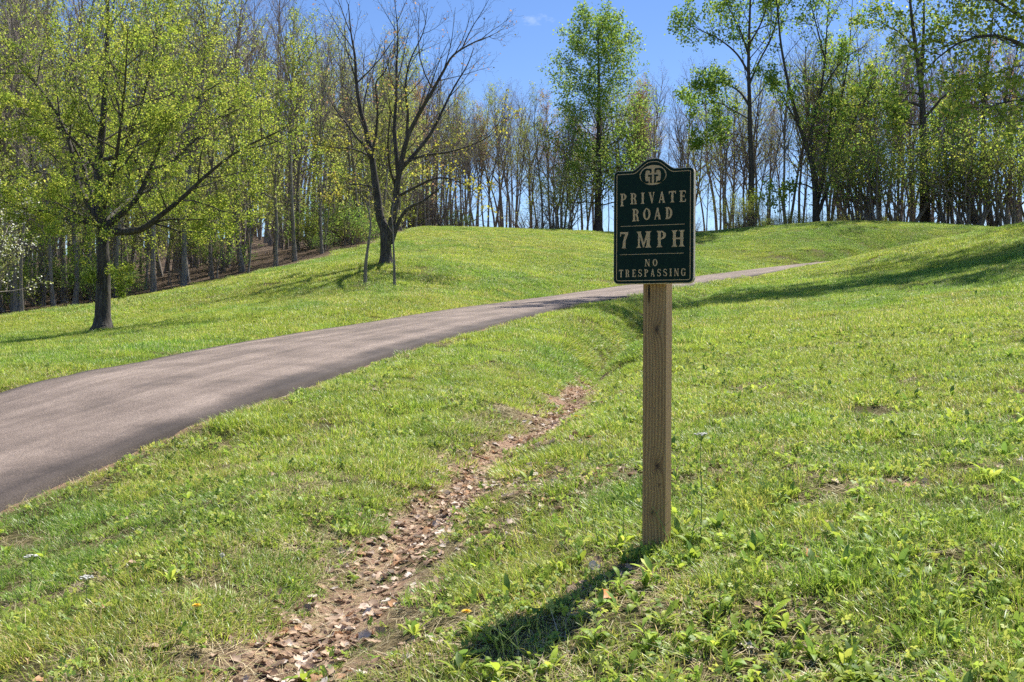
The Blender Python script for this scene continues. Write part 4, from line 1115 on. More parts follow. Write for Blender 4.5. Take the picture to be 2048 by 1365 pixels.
# nearer tree to the right, whose yellow green limbs reach over the slope
S_N = [dict(kids=12, t0=.25, ang=46, angv=12, lr=.34, prof=lambda q: 1.0 - .35 * q),
       dict(n=5, wander=.13, up=.02, sides=5, thick=True, taper=.25, rl=.010, kids=6, t0=.15, ang=42, angv=12, lr=.46),
       dict(n=4, wander=.16, up=.0, sides=4, taper=.3, rl=.008, kids=4, t0=.15, ang=45, lr=.5),
       dict(n=3, wander=.18, up=-.02, sides=3, rl=.006)]
DN = 29
RN_ = [dict(px=[(2230, 520), (2226, 420), (2220, 330), (2215, 230), (2205, 130), (2190, 20), (2180, -110), (2175, -250), (2170, -380)], r=(.27, .04), root=True, t0=.35, kids=14, lr=.3),
       dict(px=[(2215, 200), (2160, 160), (2100, 130), (2048, 92), (1990, 72), (1930, 82), (1890, 105), (1850, 140)], r=(.10, .012), kids=16, dd=-1.5),
       dict(px=[(2205, 130), (2140, 90), (2080, 60), (2020, 20), (1960, -20), (1900, -70)], r=(.10, .012), kids=15, dd=1.0),
       dict(px=[(2220, 300), (2170, 240), (2120, 215), (2070, 200), (2010, 205), (1960, 222)], r=(.08, .012), kids=14, dd=-2.5),
       dict(px=[(2190, 20), (2120, -60), (2050, -120), (1980, -170), (1900, -220)], r=(.11, .012), kids=15, dd=0.5),
       dict(px=[(2190, 0), (2150, -100), (2100, -200), (2060, -320)], r=(.10, .012), kids=14, dd=2),
       dict(px=[(2190, 20), (2250, -60), (2330, -140), (2400, -250)], r=(.10, .012), kids=14, dd=2),
       dict(px=[(2205, 130), (2270, 80), (2340, 40), (2420, 10)], r=(.10, .012), kids=13, dd=-2),
       dict(px=[(2180, -110), (2200, -220), (2230, -330), (2240, -420)], r=(.09, .012), kids=12, dd=-2),
       dict(px=[(2180, -60), (2130, -150), (2090, -260), (2080, -380)], r=(.09, .012), kids=12, dd=-4),
       dict(px=[(2185, -60), (2170, -160), (2150, -260), (2140, -360)], r=(.09, .012), kids=12, dd=4),
       dict(px=[(2185, -80), (2080, -170), (1960, -230), (1840, -260), (1720, -270), (1600, -290), (1480, -300)], r=(.14, .015), kids=32, dd=2),
       dict(px=[(2180, -150), (2080, -260), (1960, -320), (1840, -350), (1720, -370), (1600, -390)], r=(.13, .015), kids=28, dd=5),
       dict(px=[(2180, -150), (2060, -210), (1930, -200), (1810, -190), (1700, -225), (1600, -260)], r=(.13, .015), kids=26, dd=-1),
       dict(px=[(2180, -200), (2100, -330), (2010, -420), (1900, -480)], r=(.12, .015), kids=16, dd=8),
       dict(px=[(2180, -120), (2090, -200), (1990, -260), (1900, -290)], r=(.12, .015), kids=16, dd=10)]
hero('roadside_maple_tree', 'leafy yellow green tree reaching its limbs over the grassy slope beside the oak', (2230, 520), DN, RN_, S_N, M_BARK, M_BARK,
     [dict(per_tip=11, size=.12, colors=YG, spread=.14, keep=lambda q: q[2] > 8.2), dict(per_tip=2.6, size=.125, colors=YG + PALE[:1], spread=.09, keep=lambda q: q[2] <= 8.2)], 20)
for x, y, H, k, lb in ((23.0, 37.5, 17, 'green0', 'leafy tree standing behind the roadside maple on the slope'), (27.5, 33, 17, 'green1', 'leafy tree standing uphill of the roadside maple')):
    plant(k, x, y, H, 17, 'slope_tree', lb, 'tree', None, wide=1.35, rng=rngF)

# ------------------------------------------------------------------ ground cover (scattered, uncountable)
def proto_obj(name, me):
    return bpy.data.objects.new(name, me)        # not linked: only used as an instance source

def blade_clump(seed, nb, rad, h0, h1, w, lean, cols, mat, name, flat=0.0):
    g = np.random.default_rng(seed)
    a = g.random(nb) * 6.283; rr = rad * np.sqrt(g.random(nb))
    bx_, by_ = np.cos(a) * rr, np.sin(a) * rr
    L = g.uniform(h0, h1, nb); az = a + g.normal(0, 1.3, nb); le = np.abs(g.normal(lean, lean * .5, nb)) + flat
    ts = np.array([0, .4, .75, 1.0]); ww = np.array([1, .9, .6, 0.0])
    dx, dy = np.cos(az), np.sin(az)
    V = []
    for t, q in zip(ts, ww):
        hx = le * t ** 1.6 * L
        z = L * t * (1 - .35 * np.minimum(le, 1.6) * t) * (1 - .85 * flat / (flat + .6)) - .006
        cx_, cy_ = bx_ + dx * hx, by_ + dy * hx
        if q > 0:
            V += [np.stack([cx_ - dy * w * q / 2, cy_ + dx * w * q / 2, z], 1), np.stack([cx_ + dy * w * q / 2, cy_ - dx * w * q / 2, z], 1)]
        else: V.append(np.stack([cx_, cy_, z], 1))
    V = np.stack(V, 1); b = (np.arange(nb) * 7)[:, None]
    F4 = np.concatenate([b + np.array([[0, 1, 3, 2]]), b + np.array([[2, 3, 5, 4]])]); F3 = b + np.array([[4, 5, 6]])
    cw = np.array([c[1] for c in cols], float); ci = g.choice(len(cols), nb, p=cw / cw.sum())
    c = np.array([c[0] for c in cols])[ci] * g.uniform(.75, 1.25, (nb, 1))
    return proto_obj(name, mesh_np(name, V.reshape(-1, 3), [F4, F3], [mat], col=np.repeat(c, 7, 0)))

def leaf_shape(L, W, base=.1, fold=.25, arch=.3, lobes=0.0, stalk=.15, n=6, seed=0):
    """one broad leaf along +X rising from the origin: n x 3 grid"""
    g = np.random.default_rng(seed); V = []
    for i in range(n):
        t = i / (n - 1); q = max(0.0, (t - stalk) / (1 - stalk))
        w = W / 2 * (math.sin(math.pi * min(1, q ** .8)) ** .8 if 0 < q < 1 else .03) + .0006
        if lobes: w *= 1 + lobes * math.sin(q * 19 + seed)
        x = L * t * math.cos(arch * t * 1.2); z = L * t * (math.sin(.9 - arch * 2.2 * t))
        V += [(x, -w, z + fold * w), (x, 0, z), (x, w, z + fold * w)]
    F = [(3 * i + j, 3 * i + 3 + j, 3 * i + 4 + j, 3 * i + 1 + j) for i in range(n - 1) for j in (0, 1)]
    return np.array(V), np.array(F)

def rosette(seed, nl, L, W, cols, name, mat, fold=.25, arch=.35, lobes=0.0, stalk=.2, tilt=(.2, .8), n=6, spread=.0, height=0.0):
    g = np.random.default_rng(seed); Vs, Fs, Cs, off = [], [], [], 0
    cw = np.array([c[1] for c in cols], float)
    for k in range(nl):
        s = g.uniform(.6, 1.15)
        V, F = leaf_shape(L * s, W * s, fold=fold, arch=arch * g.uniform(.5, 1.5), lobes=lobes, stalk=stalk, n=n, seed=k)
        ti = g.uniform(*tilt) - .5; c_, s_ = math.cos(ti), math.sin(ti)
        V = np.stack([V[:, 0] * c_ - V[:, 2] * s_, V[:, 1], V[:, 0] * s_ + V[:, 2] * c_], 1)
        a = k * 2.4 + g.normal(0, .3); c_, s_ = math.cos(a), math.sin(a)
        V = np.stack([V[:, 0] * c_ - V[:, 1] * s_, V[:, 0] * s_ + V[:, 1] * c_, V[:, 2]], 1)
        V[:, :2] += g.normal(0, spread, 2); V[:, 2] += g.random() * height - .004
        Vs.append(V); Fs.append(F + off); off += len(V)
        c = np.array(cols[g.choice(len(cols), p=cw / cw.sum())][0]) * g.uniform(.8, 1.2)
        Cs.append(np.repeat(c[None], len(V), 0))
    return proto_obj(name, mesh_np(name, np.concatenate(Vs), [np.concatenate(Fs)], [mat], smooth=True, col=np.concatenate(Cs)))

def clover(seed, n, rad, h, s, cols, name):
    g = np.random.default_rng(seed); Vs, Fs, Cs, off = [], [], [], 0
    for k in range(n):
        a = g.random() * 6.28; r_ = rad * math.sqrt(g.random()); c0 = np.array([math.cos(a) * r_, math.sin(a) * r_, h * g.uniform(.4, 1.0)])
        col = np.array(cols[g.integers(len(cols))][0]) * g.uniform(.8, 1.2)
        tn = g.normal(0, .75, 2)
        for j in range(3):
            b = j * 2.094 + k; ss = s * g.uniform(.8, 1.2)
            an = b + np.array([0, -.75, -.35, .35, .75]); ra = np.array([0.0, .7, 1.0, 1.0, .7]) * ss
            V = np.stack([c0[0] + np.cos(an) * ra, c0[1] + np.sin(an) * ra, c0[2] + (np.cos(an) * tn[0] + np.sin(an) * tn[1]) * ra], 1)
            Vs.append(V); Fs.append(np.array([[0, 1, 2, 3, 4]]) + off); off += 5; Cs.append(np.repeat(col[None], 5, 0))
    return proto_obj(name, mesh_np(name, np.concatenate(Vs), [np.concatenate(Fs)], [M_WEED], col=np.concatenate(Cs)))

def dead_leaf(seed, L, W, name):
    g = np.random.default_rng(seed); V = []; n = 7
    curl = g.uniform(.2, 1.0) * g.choice([-1, 1]); cup = g.uniform(.1, .7)
    for i in range(n):
        t = i / (n - 1); w = W / 2 * (math.sin(math.pi * min(1, t * .96 + .04)) ** .6) * (1 + .35 * math.sin(t * 15 + seed)) + .001
        for j in (-1, -.5, 0, .5, 1):
            V.append((L * (t - .5), w * j, .006 + cup * w * j * j * .8 + curl * L * .18 * (t - .5) ** 2 * 4 + g.normal(0, .0018)))
    V = np.array(V); F = np.array([(5 * i + j, 5 * i + 5 + j, 5 * i + 6 + j, 5 * i + 1 + j) for i in range(n - 1) for j in range(4)])
    return proto_obj(name, mesh_np(name, V, [F], [M_DEAD], smooth=True, col=np.ones((len(V), 3))))

def scatter(name, protos, P, rot, scl, tint, label, cat, idx=None, g=np.random.default_rng(5)):
    n = len(P)
    me = bpy.data.meshes.new(name); me.vertices.add(n); me.vertices.foreach_set('co', np.asarray(P, np.float32).ravel())
    def attr(nm, typ, key, arr):
        a = me.attributes.new(nm, typ, 'POINT'); a.data.foreach_set(key, np.ascontiguousarray(arr).ravel())
    attr('rot', 'FLOAT_VECTOR', 'vector', rot.astype(np.float32)); attr('scl', 'FLOAT', 'value', scl.astype(np.float32))
    t4 = np.ones((n, 4), np.float32); t4[:, :3] = tint
    attr('tint', 'FLOAT_COLOR', 'color', t4)
    attr('pick', 'INT', 'value', (g.integers(0, len(protos), n) if idx is None else idx).astype(np.int32))
    o = link(name, me)
    ng = bpy.data.node_groups.new(name, 'GeometryNodeTree')
    ng.interface.new_socket('Geometry', in_out='INPUT', socket_type='NodeSocketGeometry')
    ng.interface.new_socket('Geometry', in_out='OUTPUT', socket_type='NodeSocketGeometry')
    nd, lk = ng.nodes, ng.links
    gi, go = nd.new('NodeGroupInput'), nd.new('NodeGroupOutput')
    iop = nd.new('GeometryNodeInstanceOnPoints'); jn = nd.new('GeometryNodeJoinGeometry')
    for pr in protos:
        oi = nd.new('GeometryNodeObjectInfo'); oi.inputs['Object'].default_value = pr
        g2 = nd.new('GeometryNodeGeometryToInstance')
        lk.new(oi.outputs['Geometry'], g2.inputs[0]); lk.new(g2.outputs[0], jn.inputs[0])
    def na(nm, typ):
        q = nd.new('GeometryNodeInputNamedAttribute'); q.data_type = typ; q.inputs['Name'].default_value = nm; return q.outputs['Attribute']
    e2r = nd.new('FunctionNodeEulerToRotation')
    lk.new(na('rot', 'FLOAT_VECTOR'), e2r.inputs[0])
    lk.new(gi.outputs[0], iop.inputs['Points']); lk.new(jn.outputs[0], iop.inputs['Instance'])
    iop.inputs['Pick Instance'].default_value = True
    lk.new(na('pick', 'INT'), iop.inputs['Instance Index']); lk.new(e2r.outputs[0], iop.inputs['Rotation']); lk.new(na('scl', 'FLOAT'), iop.inputs['Scale'])
    lk.new(iop.outputs[0], go.inputs[0])
    md = o.modifiers.new('scatter', 'NODES'); md.node_group = ng
    return tag(o, label, cat, kind='stuff')

gG = np.random.default_rng(99)
def field(y0, y1, dens, half=.62, marg=1.0):
    ym = np.linspace(y0, y1, 400); w = 2 * (half * ym + marg)
    area = float(((w[1:] + w[:-1]) / 2 * np.diff(ym)).sum()); n = int(area * dens)
    cdf = np.cumsum(w); cdf /= cdf[-1]
    y = np.interp(gG.random(n), cdf, ym); x = gG.uniform(-1, 1, n) * (half * y + marg)
    return x, y
def masks(x, y):
    _, dist, s, soil, lat, ri = ground_full(x, y)
    wd = wood_depth(x, y) + (vnoise(x, y, 2.0, 5) - .5) * 2.5
    bare_ = np.clip(soil * 1.35 * (0.25 + 1.3 * sstep(.3, .65, vnoise(x, y, .22, 21))), 0, 1)
    edge_wob = .02 + .06 * vnoise(x, y, .25, 61, 2) * (lat < .5) + .03 * (lat > .5)
    return dist, s, bare_, wd, edge_wob, soil
def rots(n, tilt=.12):
    r = np.zeros((n, 3)); r[:, :2] = gG.normal(0, tilt, (n, 2)); r[:, 2] = gG.random(n) * 6.283; return r
def to3(x, y, dz=0.0):
    return np.stack([x, y, ground(x, y) + dz], 1)

GC = [((.22, .33, .045), 4), ((.31, .40, .065), 3.5), ((.12, .21, .03), 2.0), ((.40, .43, .10), 2.0), ((.52, .45, .23), 1.4)]
GC_DRY = [((.50, .40, .22), 3), ((.38, .29, .15), 2), ((.58, .50, .32), 2), ((.28, .30, .09), 1)]
tuftA = [blade_clump(200 + i, 34, .055, .022, .055, .0034, .8, GC, M_GRASS, 'grass_tuft') for i in range(4)]
patchA = [blade_clump(205 + i, 230, .15, .022, .062, .0034, .8, GC, M_GRASS, 'grass_patch') for i in range(5)]
patchB = [blade_clump(210 + i, 150, .13, .035, .10, .0040, .6, GC[:4], M_GRASS, 'grass_patch_long') for i in range(3)]
patchC = [blade_clump(215 + i, 330, .27, .03, .085, .0058, .7, GC, M_GRASS, 'meadow_patch') for i in range(4)]
patchD = [blade_clump(218 + i, 380, .48, .04, .115, .0095, .7, GC, M_GRASS, 'meadow_patch_far') for i in range(4)]
dryT = [blade_clump(220 + i, 26, .075, .025, .07, .0021, .6, GC_DRY, M_DEAD, 'dry_tuft', flat=1.6) for i in range(4)]

def grass_tint(x, y):
    a = vnoise(x, y, 4.5, 71, 3)[:, None]; b = vnoise(x, y, .55, 73, 3)[:, None]; f = vnoise(x, y, 12.0, 75, 2)[:, None]
    t = .55 * a + .45 * b
    green = np.array([.80, .98, .85]); yel = np.array([1.18, 1.14, .95]); dry = np.array([1.40, 1.16, 1.35])
    k = sstep(.36, .60, t)
    c = green * (1 - k) + yel * k
    d = sstep(.56, .72, .5 * b + .5 * f)
    return (c * (1 - d * .6) + dry * d * .6) * gG.uniform(.85, 1.15, (len(x), 1))

def lay(x, y, jit=.06):
    """euler angles that lay a patch on the slope with a random spin"""
    e = .15
    gxr = (ground(x + e, y) - ground(x - e, y)) / (2 * e) + gG.normal(0, jit, len(x)); gyr = (ground(x, y + e) - ground(x, y - e)) / (2 * e) + gG.normal(0, jit, len(x))
    nz = np.stack([-gxr, -gyr, np.ones(len(x))], 1); nz /= np.linalg.norm(nz, axis=1)[:, None]
    a = gG.random(len(x)) * 6.283; t = np.stack([np.cos(a), np.sin(a), np.zeros(len(x))], 1)
    t -= nz * (t * nz).sum(1)[:, None]; t /= np.linalg.norm(t, axis=1)[:, None]; bt = np.cross(nz, t)
    return np.stack([np.arctan2(bt[:, 2], nz[:, 2]), -np.arcsin(np.clip(t[:, 2], -1, 1)), np.arctan2(t[:, 1], t[:, 0])], 1)

def grass_layer(name, protos, zones, label, rule):
    Pa, Ra, Sa, Ta = [], [], [], []
    for y0, y1, dens, s0, s1 in zones:
        x, y = field(y0, y1, dens)
        keep, k2 = rule(x, y)
        x, y, k2 = x[keep], y[keep], k2[keep]; n = len(x)
        Pa.append(to3(x, y)); Ra.append(lay(x, y)); Sa.append(gG.uniform(s0, s1, n) * k2); Ta.append(grass_tint(x, y))
    scatter(name, protos, np.concatenate(Pa), np.concatenate(Ra), np.concatenate(Sa), np.concatenate(Ta), label, 'grass')
def open_ground(x, y, margin):
    dist, s, bare_, wd, ew, soil = masks(x, y)
    clear = (dist > margin + .04) & (soil < .22) & (wd < -margin * .5)
    return dist, s, bare_, wd, ew, soil, clear
def short_rule(x, y):
    dist, s, bare_, wd, ew, soil, clear = open_ground(x, y, .16)
    thin = vnoise(x, y, .35, 81, 3)
    k = clear & (gG.random(len(x)) < np.where(y < 6, .72 + .8 * (thin > .45), 1.0)) & (gG.random(len(x)) > litter_amount(x, y) * .8 * (y < 8)) & (gG.random(len(x)) > .72 * np.exp(-((s + .40) / .28) ** 2) * (y < 9))
    return k, .72 + .5 * vnoise(x, y, 1.1, 83, 2)
grass_layer('grass', patchA, ((1.5, 5.5, 52, .8, 1.1), (5.5, 12.5, 40, .95, 1.3)), 'short spring lawn grass covering the slope around the sign', short_rule)
def edge_rule(x, y):
    dist, s, bare_, wd, ew, soil, clear = open_ground(x, y, .16)
    k = ~clear & (dist > ew) & (gG.random(len(x)) > np.clip(bare_ * 1.6, 0, 1)) & (wd < .3) & (gG.random(len(x)) > .75 * soil * (s < 0)) & ((dist < .3) | (soil >= .15))
    return k, .6 + .5 * vnoise(x, y, .5, 84, 2)
grass_layer('verge_grass', tuftA, ((1.5, 6, 330, .7, 1.1), (6, 14, 200, .9, 1.4), (14, 50, 70, 1.4, 2.2)), 'ragged short grass along the ditch and the road edges', edge_rule)
def long_rule(x, y):
    dist, s, bare_, wd, ew, soil, clear = open_ground(x, y, .2)
    pat = vnoise(x, y, 1.3, 91, 3)
    k = clear & ((pat > .60) | ((dist < 1.2) & (y > 8.5) & (x < .15 * y - 1.5) & (pat > .40)))
    return k, .7 + .5 * vnoise(x, y, .8, 85, 2)
grass_layer('long_grass', patchB, ((1.5, 6, 26, .6, 1.0), (6, 14, 14, .8, 1.2), (14, 30, 7, 1.0, 1.8)), 'longer darker green grass in lush patches and along the far verge', long_rule)
def mead_rule(x, y):
    dist, s, bare_, wd, ew, soil, clear = open_ground(x, y, .25)
    return clear, .75 + .5 * vnoise(x, y, 2.2, 86, 2)
grass_layer('meadow_grass', patchC, ((12, 27, 17, .9, 1.3),), 'sunlit meadow grass on the slopes beside and beyond the road', mead_rule)
grass_layer('hill_grass', patchD, ((26.5, 66, 7.5, .8, 1.2),), 'pale green grass of the far lawn rising to the crest', mead_rule)
# dry thatch between the blades
Pall, Rall, Sall, Tall = [], [], [], []
for y0, y1, dens, s0, s1 in ((1.5, 5.5, 230, .6, 1.05), (5.5, 11, 90, .8, 1.3), (11, 30, 10, 1.4, 2.0)):
    x, y = field(y0, y1, dens)
    dist, s, bare_, wd, ew, soil = masks(x, y)
    pat = vnoise(x, y, .6, 101, 3)
    keep = (dist > ew * .7) & (gG.random(len(x)) < .38 + 1.2 * sstep(.45, .7, pat) + 1.6 * np.exp(-(s / .45) ** 2) * (y < 11) + litter_amount(x, y)) & (wd < 0) & (gG.random(len(x)) > bare_ * .15)
    x, y = x[keep], y[keep]; n = len(x)
    Pall.append(to3(x, y)); Rall.append(lay(x, y, .1)); Sall.append(gG.uniform(s0, s1, n)); Tall.append(gG.uniform(.75, 1.2, (n, 1)) * np.ones((1, 3)))
scatter('dry_thatch', dryT, np.concatenate(Pall), np.concatenate(Rall), np.concatenate(Sall), np.concatenate(Tall), 'dry straw coloured thatch lying between the green blades', 'thatch')
# low clover and small round-leaved weeds
WC = [((.22, .33, .05), 3), ((.30, .40, .06), 3), ((.13, .22, .04), 2), ((.40, .44, .09), 1)]
cl = [clover(230 + i, 16, .06, .045, .011, WC, 'clover_patch') for i in range(4)]
Pall, Rall, Sall, Tall = [], [], [], []
for y0, y1, dens, s0, s1 in ((1.5, 5.5, 85, .6, 1.2), (5.5, 12, 26, .8, 1.5)):
    x, y = field(y0, y1, dens)
    dist, s, bare_, wd, ew, soil = masks(x, y)
    pat = vnoise(x, y, .5, 111, 3)
    keep = (dist > .12) & (gG.random(len(x)) < .12 + 1.1 * sstep(.48, .66, pat) + .35 * (x > .2)) & (gG.random(len(x)) > bare_ * 1.1)
    x, y = x[keep], y[keep]; n = len(x)
    Pall.append(to3(x, y)); Rall.append(rots(n, .15)); Sall.append(gG.uniform(s0, s1, n)); Tall.append(gG.uniform(.75, 1.2, (n, 1)) * np.ones((1, 3)))
scatter('clover', cl, np.concatenate(Pall), np.concatenate(Rall), np.concatenate(Sall), np.concatenate(Tall), 'low clover and tiny round-leaved weeds among the grass', 'clover')
# broad-leaved rosettes, thick on the lower right
BC = [((.33, .43, .05), 3), ((.24, .36, .05), 3), ((.44, .50, .08), 2), ((.16, .27, .05), 1.5)]
ros = [rosette(240 + i, 9 + i % 3, .070, .019, BC, 'weed_rosette', M_WEED, lobes=.0, tilt=(.55, 1.45)) for i in range(3)] + \
      [rosette(250 + i, 9, .075, .020, BC, 'dandelion_rosette', M_WEED, lobes=.35, tilt=(.0, .6), n=9) for i in range(2)] + \
      [rosette(260 + i, 11, .042, .022, BC, 'round_weed', M_WEED, arch=.6, stalk=.35, tilt=(.5, 1.5), spread=.03) for i in range(3)]
Pall, Rall, Sall, Tall = [], [], [], []
for y0, y1, dens, s0, s1 in ((1.5, 5.6, 210, .5, 1.25), (5.6, 12, 36, .7, 1.35), (12, 24, 3, 1.1, 1.8)):
    x, y = field(y0, y1, dens)
    dist, s, bare_, wd, ew, soil = masks(x, y)
    pat = vnoise(x, y, .7, 121, 3); rgt = sstep(-.1, .9, x - .05 * y)
    lush = np.exp(-(((x - .12) / .32) ** 2 + ((y - 3.1) / .42) ** 2)) + np.exp(-(((x - SB[0]) / .25) ** 2 + ((y - SB[1] + .15) / .3) ** 2))
    keep = (dist > .15) & (gG.random(len(x)) < (.05 + .62 * rgt) * (.35 + 1.1 * sstep(.42, .6, pat)) + .8 * lush) & (gG.random(len(x)) > bare_)
    keep &= np.hypot(x - SB[0], y - SB[1]) > .07
    x, y = x[keep], y[keep]; n = len(x)
    Pall.append(to3(x, y)); Rall.append(rots(n, .15)); Sall.append(gG.uniform(s0, s1, n)); Tall.append(gG.uniform(.7, 1.25, (n, 1)) * np.ones((1, 3)))
scatter('broadleaf_weeds', ros, np.concatenate(Pall), np.concatenate(Rall), np.concatenate(Sall), np.concatenate(Tall), 'bright yellow green broad-leaved weeds crowding the lower slope', 'weeds')
# fallen leaves in the ditch and in the bare patches
dl = [dead_leaf(270 + i, .062, .040, 'fallen_leaf') for i in range(7)]
x, y = field(2.0, 13, 1000, .5, .6)
dist, s, bare_, wd, ew, soil = masks(x, y)
lit = litter_amount(x, y)
cl_ = vnoise(x, y, .35, 131, 3)
keep = (gG.random(len(x)) < .80 * np.exp(-((s + .05) / .20) ** 2) * sstep(.22, .5, cl_) + .42 * np.exp(-((s + .36) / .30) ** 2) * sstep(.36, .58, cl_) * (y < 10) + .30 * lit * sstep(.38, .6, cl_) + .006) & (dist > .05)
x, y = x[keep], y[keep]; n = len(x)
tc_ = np.array([(.44, .31, .21), (.34, .225, .14), (.54, .42, .32), (.22, .14, .09), (.44, .25, .13), (.58, .50, .42)])[gG.choice(6, n, p=[.28, .24, .18, .14, .06, .10])]
scatter('fallen_leaves', dl, to3(x, y, .004), rots(n, .34), gG.uniform(.22, 1.0, n) ** 1.0, tc_ * gG.uniform(.75, 1.25, (n, 1)), 'dry brown fallen leaves lying in the ditch and bare spots', 'fallen leaves')
# clods and small stones of red soil in the ditch
def clod(seed):
    bm = bmesh.new(); bmesh.ops.create_icosphere(bm, subdivisions=1, radius=.02); g = random.Random(seed)
    for v in bm.verts: v.co *= g.uniform(.6, 1.25); v.co.z *= .6
    me = bpy.data.meshes.new('soil_clod'); bm.to_mesh(me); bm.free(); me.materials.append(M_DEAD)
    a = me.attributes.new('Col', 'FLOAT_COLOR', 'POINT'); a.data.foreach_set('color', np.ones(len(me.vertices) * 4, np.float32))
    return proto_obj('soil_clod', me)
x, y = field(2.2, 11, 130, .45, .4)
dist, s, bare_, wd, ew, soil = masks(x, y)
keep = gG.random(len(x)) < .8 * np.exp(-(s / .16) ** 2) + .25 * np.exp(-(dist / .08) ** 2) * (dist > .01)
x, y = x[keep], y[keep]; n = len(x)
scatter('soil_clods', [clod(i) for i in range(4)], to3(x, y), rots(n, .5), gG.uniform(.15, .8, n), np.array([[.40, .25, .165]]) * gG.uniform(.6, 1.2, (n, 1)), 'crumbs of dry reddish soil in the eroded ditch', 'soil')

# ------------------------------------------------------------------ single plants one can point at
def tube_mesh(name, paths, mat, sides=5):
    t = Tree(1)
    for pts, rad in paths: t.tube([tuple(p_) for p_ in pts], list(rad), sides, True)
    V, F = t._tubes(t.thick)
    return mesh_np(name, V, [F], [mat], smooth=True, col=np.ones((len(V), 3)))
M_STEM = plain_mat('weed_stem', (.22, .30, .08), .7, .2, 40)
M_YELLOW = plain_mat('dandelion_yellow', (.80, .50, .02), .7, .1, 200)
M_FLOWER = plain_mat('flower_white', (.55, .54, .47), .9, .1, 200)
_V, _F = leaf_shape(.085, .021, n=7, arch=.35, stalk=.08)
LEAF_ME = mesh_np('weed_leaf_blade', _V, [_F], [M_WEED_S := leaf_mat('single_weed_leaf', .5, .02, tint_attr=False, rough=.5)], smooth=True, col=np.repeat(np.array([[.28, .40, .06]]), len(_V), 0))
def weed(name, label, u, v, H, nl, head=None, lean=(0, 0), leafs=1.0, seed=0, group=None, cat='weed', low=0.0):
    g = random.Random(seed); b = hit(u, v)
    o = link(name, None, loc=b); tag(o, label, cat, group)
    pts = [np.array([lean[0] * (k / 6) ** 2 + g.gauss(0, .002), lean[1] * (k / 6) ** 2 + g.gauss(0, .002), -.02 + (H + .02) * k / 6]) for k in range(7)]
    link('stem', tube_mesh('stem', [(pts, np.linspace(.0028, .0014, 7))], M_STEM), o)
    for k in range(nl):
        t = low + (.92 - low) * (k / max(1, nl)) ; q = pts[min(6, int(t * 6))]
        l = link('leaf', LEAF_ME, o, loc=tuple(q), rot=(g.gauss(0, .2), g.uniform(-.5, .5), k * 2.4 + g.gauss(0, .3)))
        s_ = leafs * (1.1 - .55 * t) * g.uniform(.7, 1.15); l.scale = (s_, s_, s_)
    top = pts[-1]
    if head == 'umbel':
        V = []; P2 = []
        bm = bmesh.new()
        for k in range(26):
            a = g.random() * 6.28; r_ = .026 * math.sqrt(g.random()); c = Vector((top[0] + math.cos(a) * r_, top[1] + math.sin(a) * r_, top[2] + .018 - r_ * .15 + g.gauss(0, .001)))
            P2.append(([top - np.array([0, 0, .012]), np.array(c)], [.0008, .0006]))
            bmesh.ops.create_uvsphere(bm, u_segments=6, v_segments=4, radius=.0042, matrix=__import__('mathutils').Matrix.Translation(c) @ __import__('mathutils').Matrix.Diagonal((1.2, 1.2, .6, 1)))
        fh = link('flower_head', bm_mesh('flower_head', bm, M_FLOWER, True), o)
        fh['kind'] = 'stuff'
        link('flower_stalks', tube_mesh('flower_stalks', P2, M_STEM, 3), o)['kind'] = 'stuff'
    elif head in ('dandelion', 'puff'):
        bm = bmesh.new(); n = 60
        for k in range(n):
            ph = math.acos(1 - (k + .5) / n * (1.0 if head == 'dandelion' else 1.9)); a = k * 2.4
            d = Vector((math.cos(a) * math.sin(ph), math.sin(a) * math.sin(ph), math.cos(ph) * (.45 if head == 'dandelion' else 1)))
            rr = .018 if head == 'dandelion' else .012
            side = d.cross(Vector((0, 0, 1)));  side = side.normalized() * .0022 if side.length > 1e-4 else Vector((.002, 0, 0))
            c = Vector(top)
            vs = [bm.verts.new(c + d * .003), bm.verts.new(c + d * rr * .7 + side), bm.verts.new(c + d * rr), bm.verts.new(c + d * rr * .7 - side)]
            bm.faces.new(vs)
        link('flower_head', bm_mesh('flower_head', bm, M_YELLOW if head == 'dandelion' else M_FLOWER), o)
    return o
weed('leafy_weed', 'upright leafy weed growing against the left foot of the wooden post', 1248, 1088, .19, 13, leafs=.85, seed=1, low=.1)
weed('leafy_weed', 'short leafy weed a little left of the wooden post foot', 1196, 1095, .12, 9, leafs=.8, seed=2, lean=(-.02, 0))
weed('leafy_weed', 'broad-leaved weed standing right of the wooden post foot', 1378, 1105, .13, 9, leafs=1.0, seed=3, lean=(.03, 0))
weed('yarrow', 'tall white-topped yarrow standing right of the wooden post', 1402, 1092, .40, 12, 'umbel', leafs=.75, seed=4)
weed('yarrow', 'white-topped yarrow in the grass below the road edge, taller of two', 62, 1190, .15, 6, 'umbel', leafs=.5, seed=5)
weed('yarrow', 'small white-topped yarrow in the grass below the road edge, shorter of two', 174, 1215, .10, 6, 'umbel', leafs=.5, seed=6)
weed('dandelion', 'yellow dandelion in the weeds between the ditch and the sign shadow', 935, 1262, .06, 6, 'dandelion', leafs=.6, seed=7)
weed('dandelion', 'yellow dandelion in the lawn left of the lower ditch', 392, 1240, .05, 6, 'dandelion', leafs=.6, seed=8)
weed('dandelion', 'yellow dandelion on the right bank of the upper ditch', 1152, 850, .06, 6, 'dandelion', leafs=.7, seed=9)
weed('dandelion_clock', 'white dandelion seed head on the shaded upper slope', 1706, 566, .16, 4, 'puff', leafs=.8, seed=10)
weed('dandelion_clock', 'white dandelion seed head in the lawn between road and ditch', 445, 1140, .06, 4, 'puff', leafs=.6, seed=15)
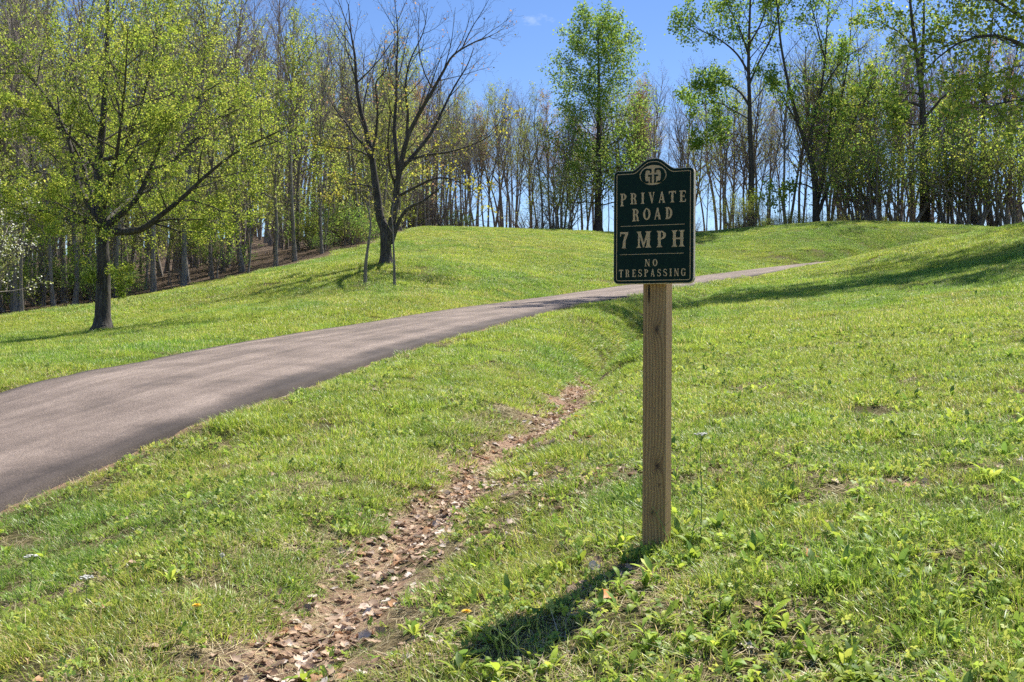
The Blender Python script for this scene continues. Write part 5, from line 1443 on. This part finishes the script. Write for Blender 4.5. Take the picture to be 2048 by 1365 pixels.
for k, (u, v, h) in enumerate(((1290, 1300, .11), (1440, 1230, .12), (1660, 1180, .13), (1740, 1130, .12), (1840, 1080, .14), (1935, 1060, .15), (1975, 1200, .13), (1560, 1020, .10), (1880, 1290, .12), (1240, 1190, .09), (1190, 1290, .10), (1720, 1000, .10))):
    weed('leafy_weed', 'bright leafy weed standing above the ground cover on the lower right slope', u, v, h * .7, 12, leafs=1.05, seed=20 + k, group='leafy weeds of the lower slope')
def wisp(label, u, v, tip, nb, seed):
    """thin branching seed stalk"""
    g = random.Random(seed); b = hit(u, v); o = link('seed_stalk', None, loc=b); tag(o, label, 'weed')
    main = [np.array([tip[0] * t ** 1.3, tip[1] * t, tip[2] * t - .01]) for t in np.linspace(0, 1, 7)]
    link('stem', tube_mesh('stem', [(main, np.linspace(.0017, .0008, 7))], M_STEM, 4), o)
    br = []; bm = bmesh.new()
    for k in range(nb):
        t = .35 + .6 * k / nb; q = main[min(6, int(t * 6))]; a = (1 if k % 2 else -1)
        e = [q + np.array([a * .05 * s * g.uniform(.5, 1.2), g.gauss(0, .02) * s, .055 * s]) for s in np.linspace(0, 1, 4)]
        l = link('side_stalk', tube_mesh('side_stalk', [(e, np.linspace(.001, .0006, 4))], M_STEM, 3), o)
    return o
wisp('thin branching seed stalk bending across the foot of the wooden post', 1342, 1098, (-.07, -.02, .17), 6, 1)
wisp('thin branching seed stalk rising from the dark weeds in the sign shadow', 1012, 1330, (-.04, .02, .18), 8, 2)
wisp('thin seed stalk leaning left over the sign shadow', 1060, 1320, (-.14, .02, .12), 6, 3)
# stick and single coloured leaves
sb_ = hit(1522, 1092)
tag(link('stick', tube_mesh('stick', [([np.array([-.035, .04, .035]), np.array([-.01, .012, .022]), np.array([.014, -.014, .012]), np.array([.04, -.05, .002])], [.0035, .005, .0048, .003])], M_BARK, 6), loc=sb_),
    'short dark broken stick lying on the weeds right of the post', 'stick')
M_ORANGE = plain_mat('orange_leaf', (.50, .20, .06), .6, .2, 60)
for u, v, lb, c in ((1622, 1122, 'bright orange brown fallen leaf in the bare patch right of the post', M_ORANGE), (1215, 1205, 'large rust brown fallen leaf among weeds below the post', M_ORANGE)):
    me = dl[2].data.copy(); me.materials.clear(); me.materials.append(c)
    q = hit(u, v); o = link('fallen_leaf', me, loc=q + np.array([0, 0, .015]), rot=(.5, .2, 1.0)); o.scale = (1.2, 1.2, 1.2)
    tag(o, lb, 'leaf')
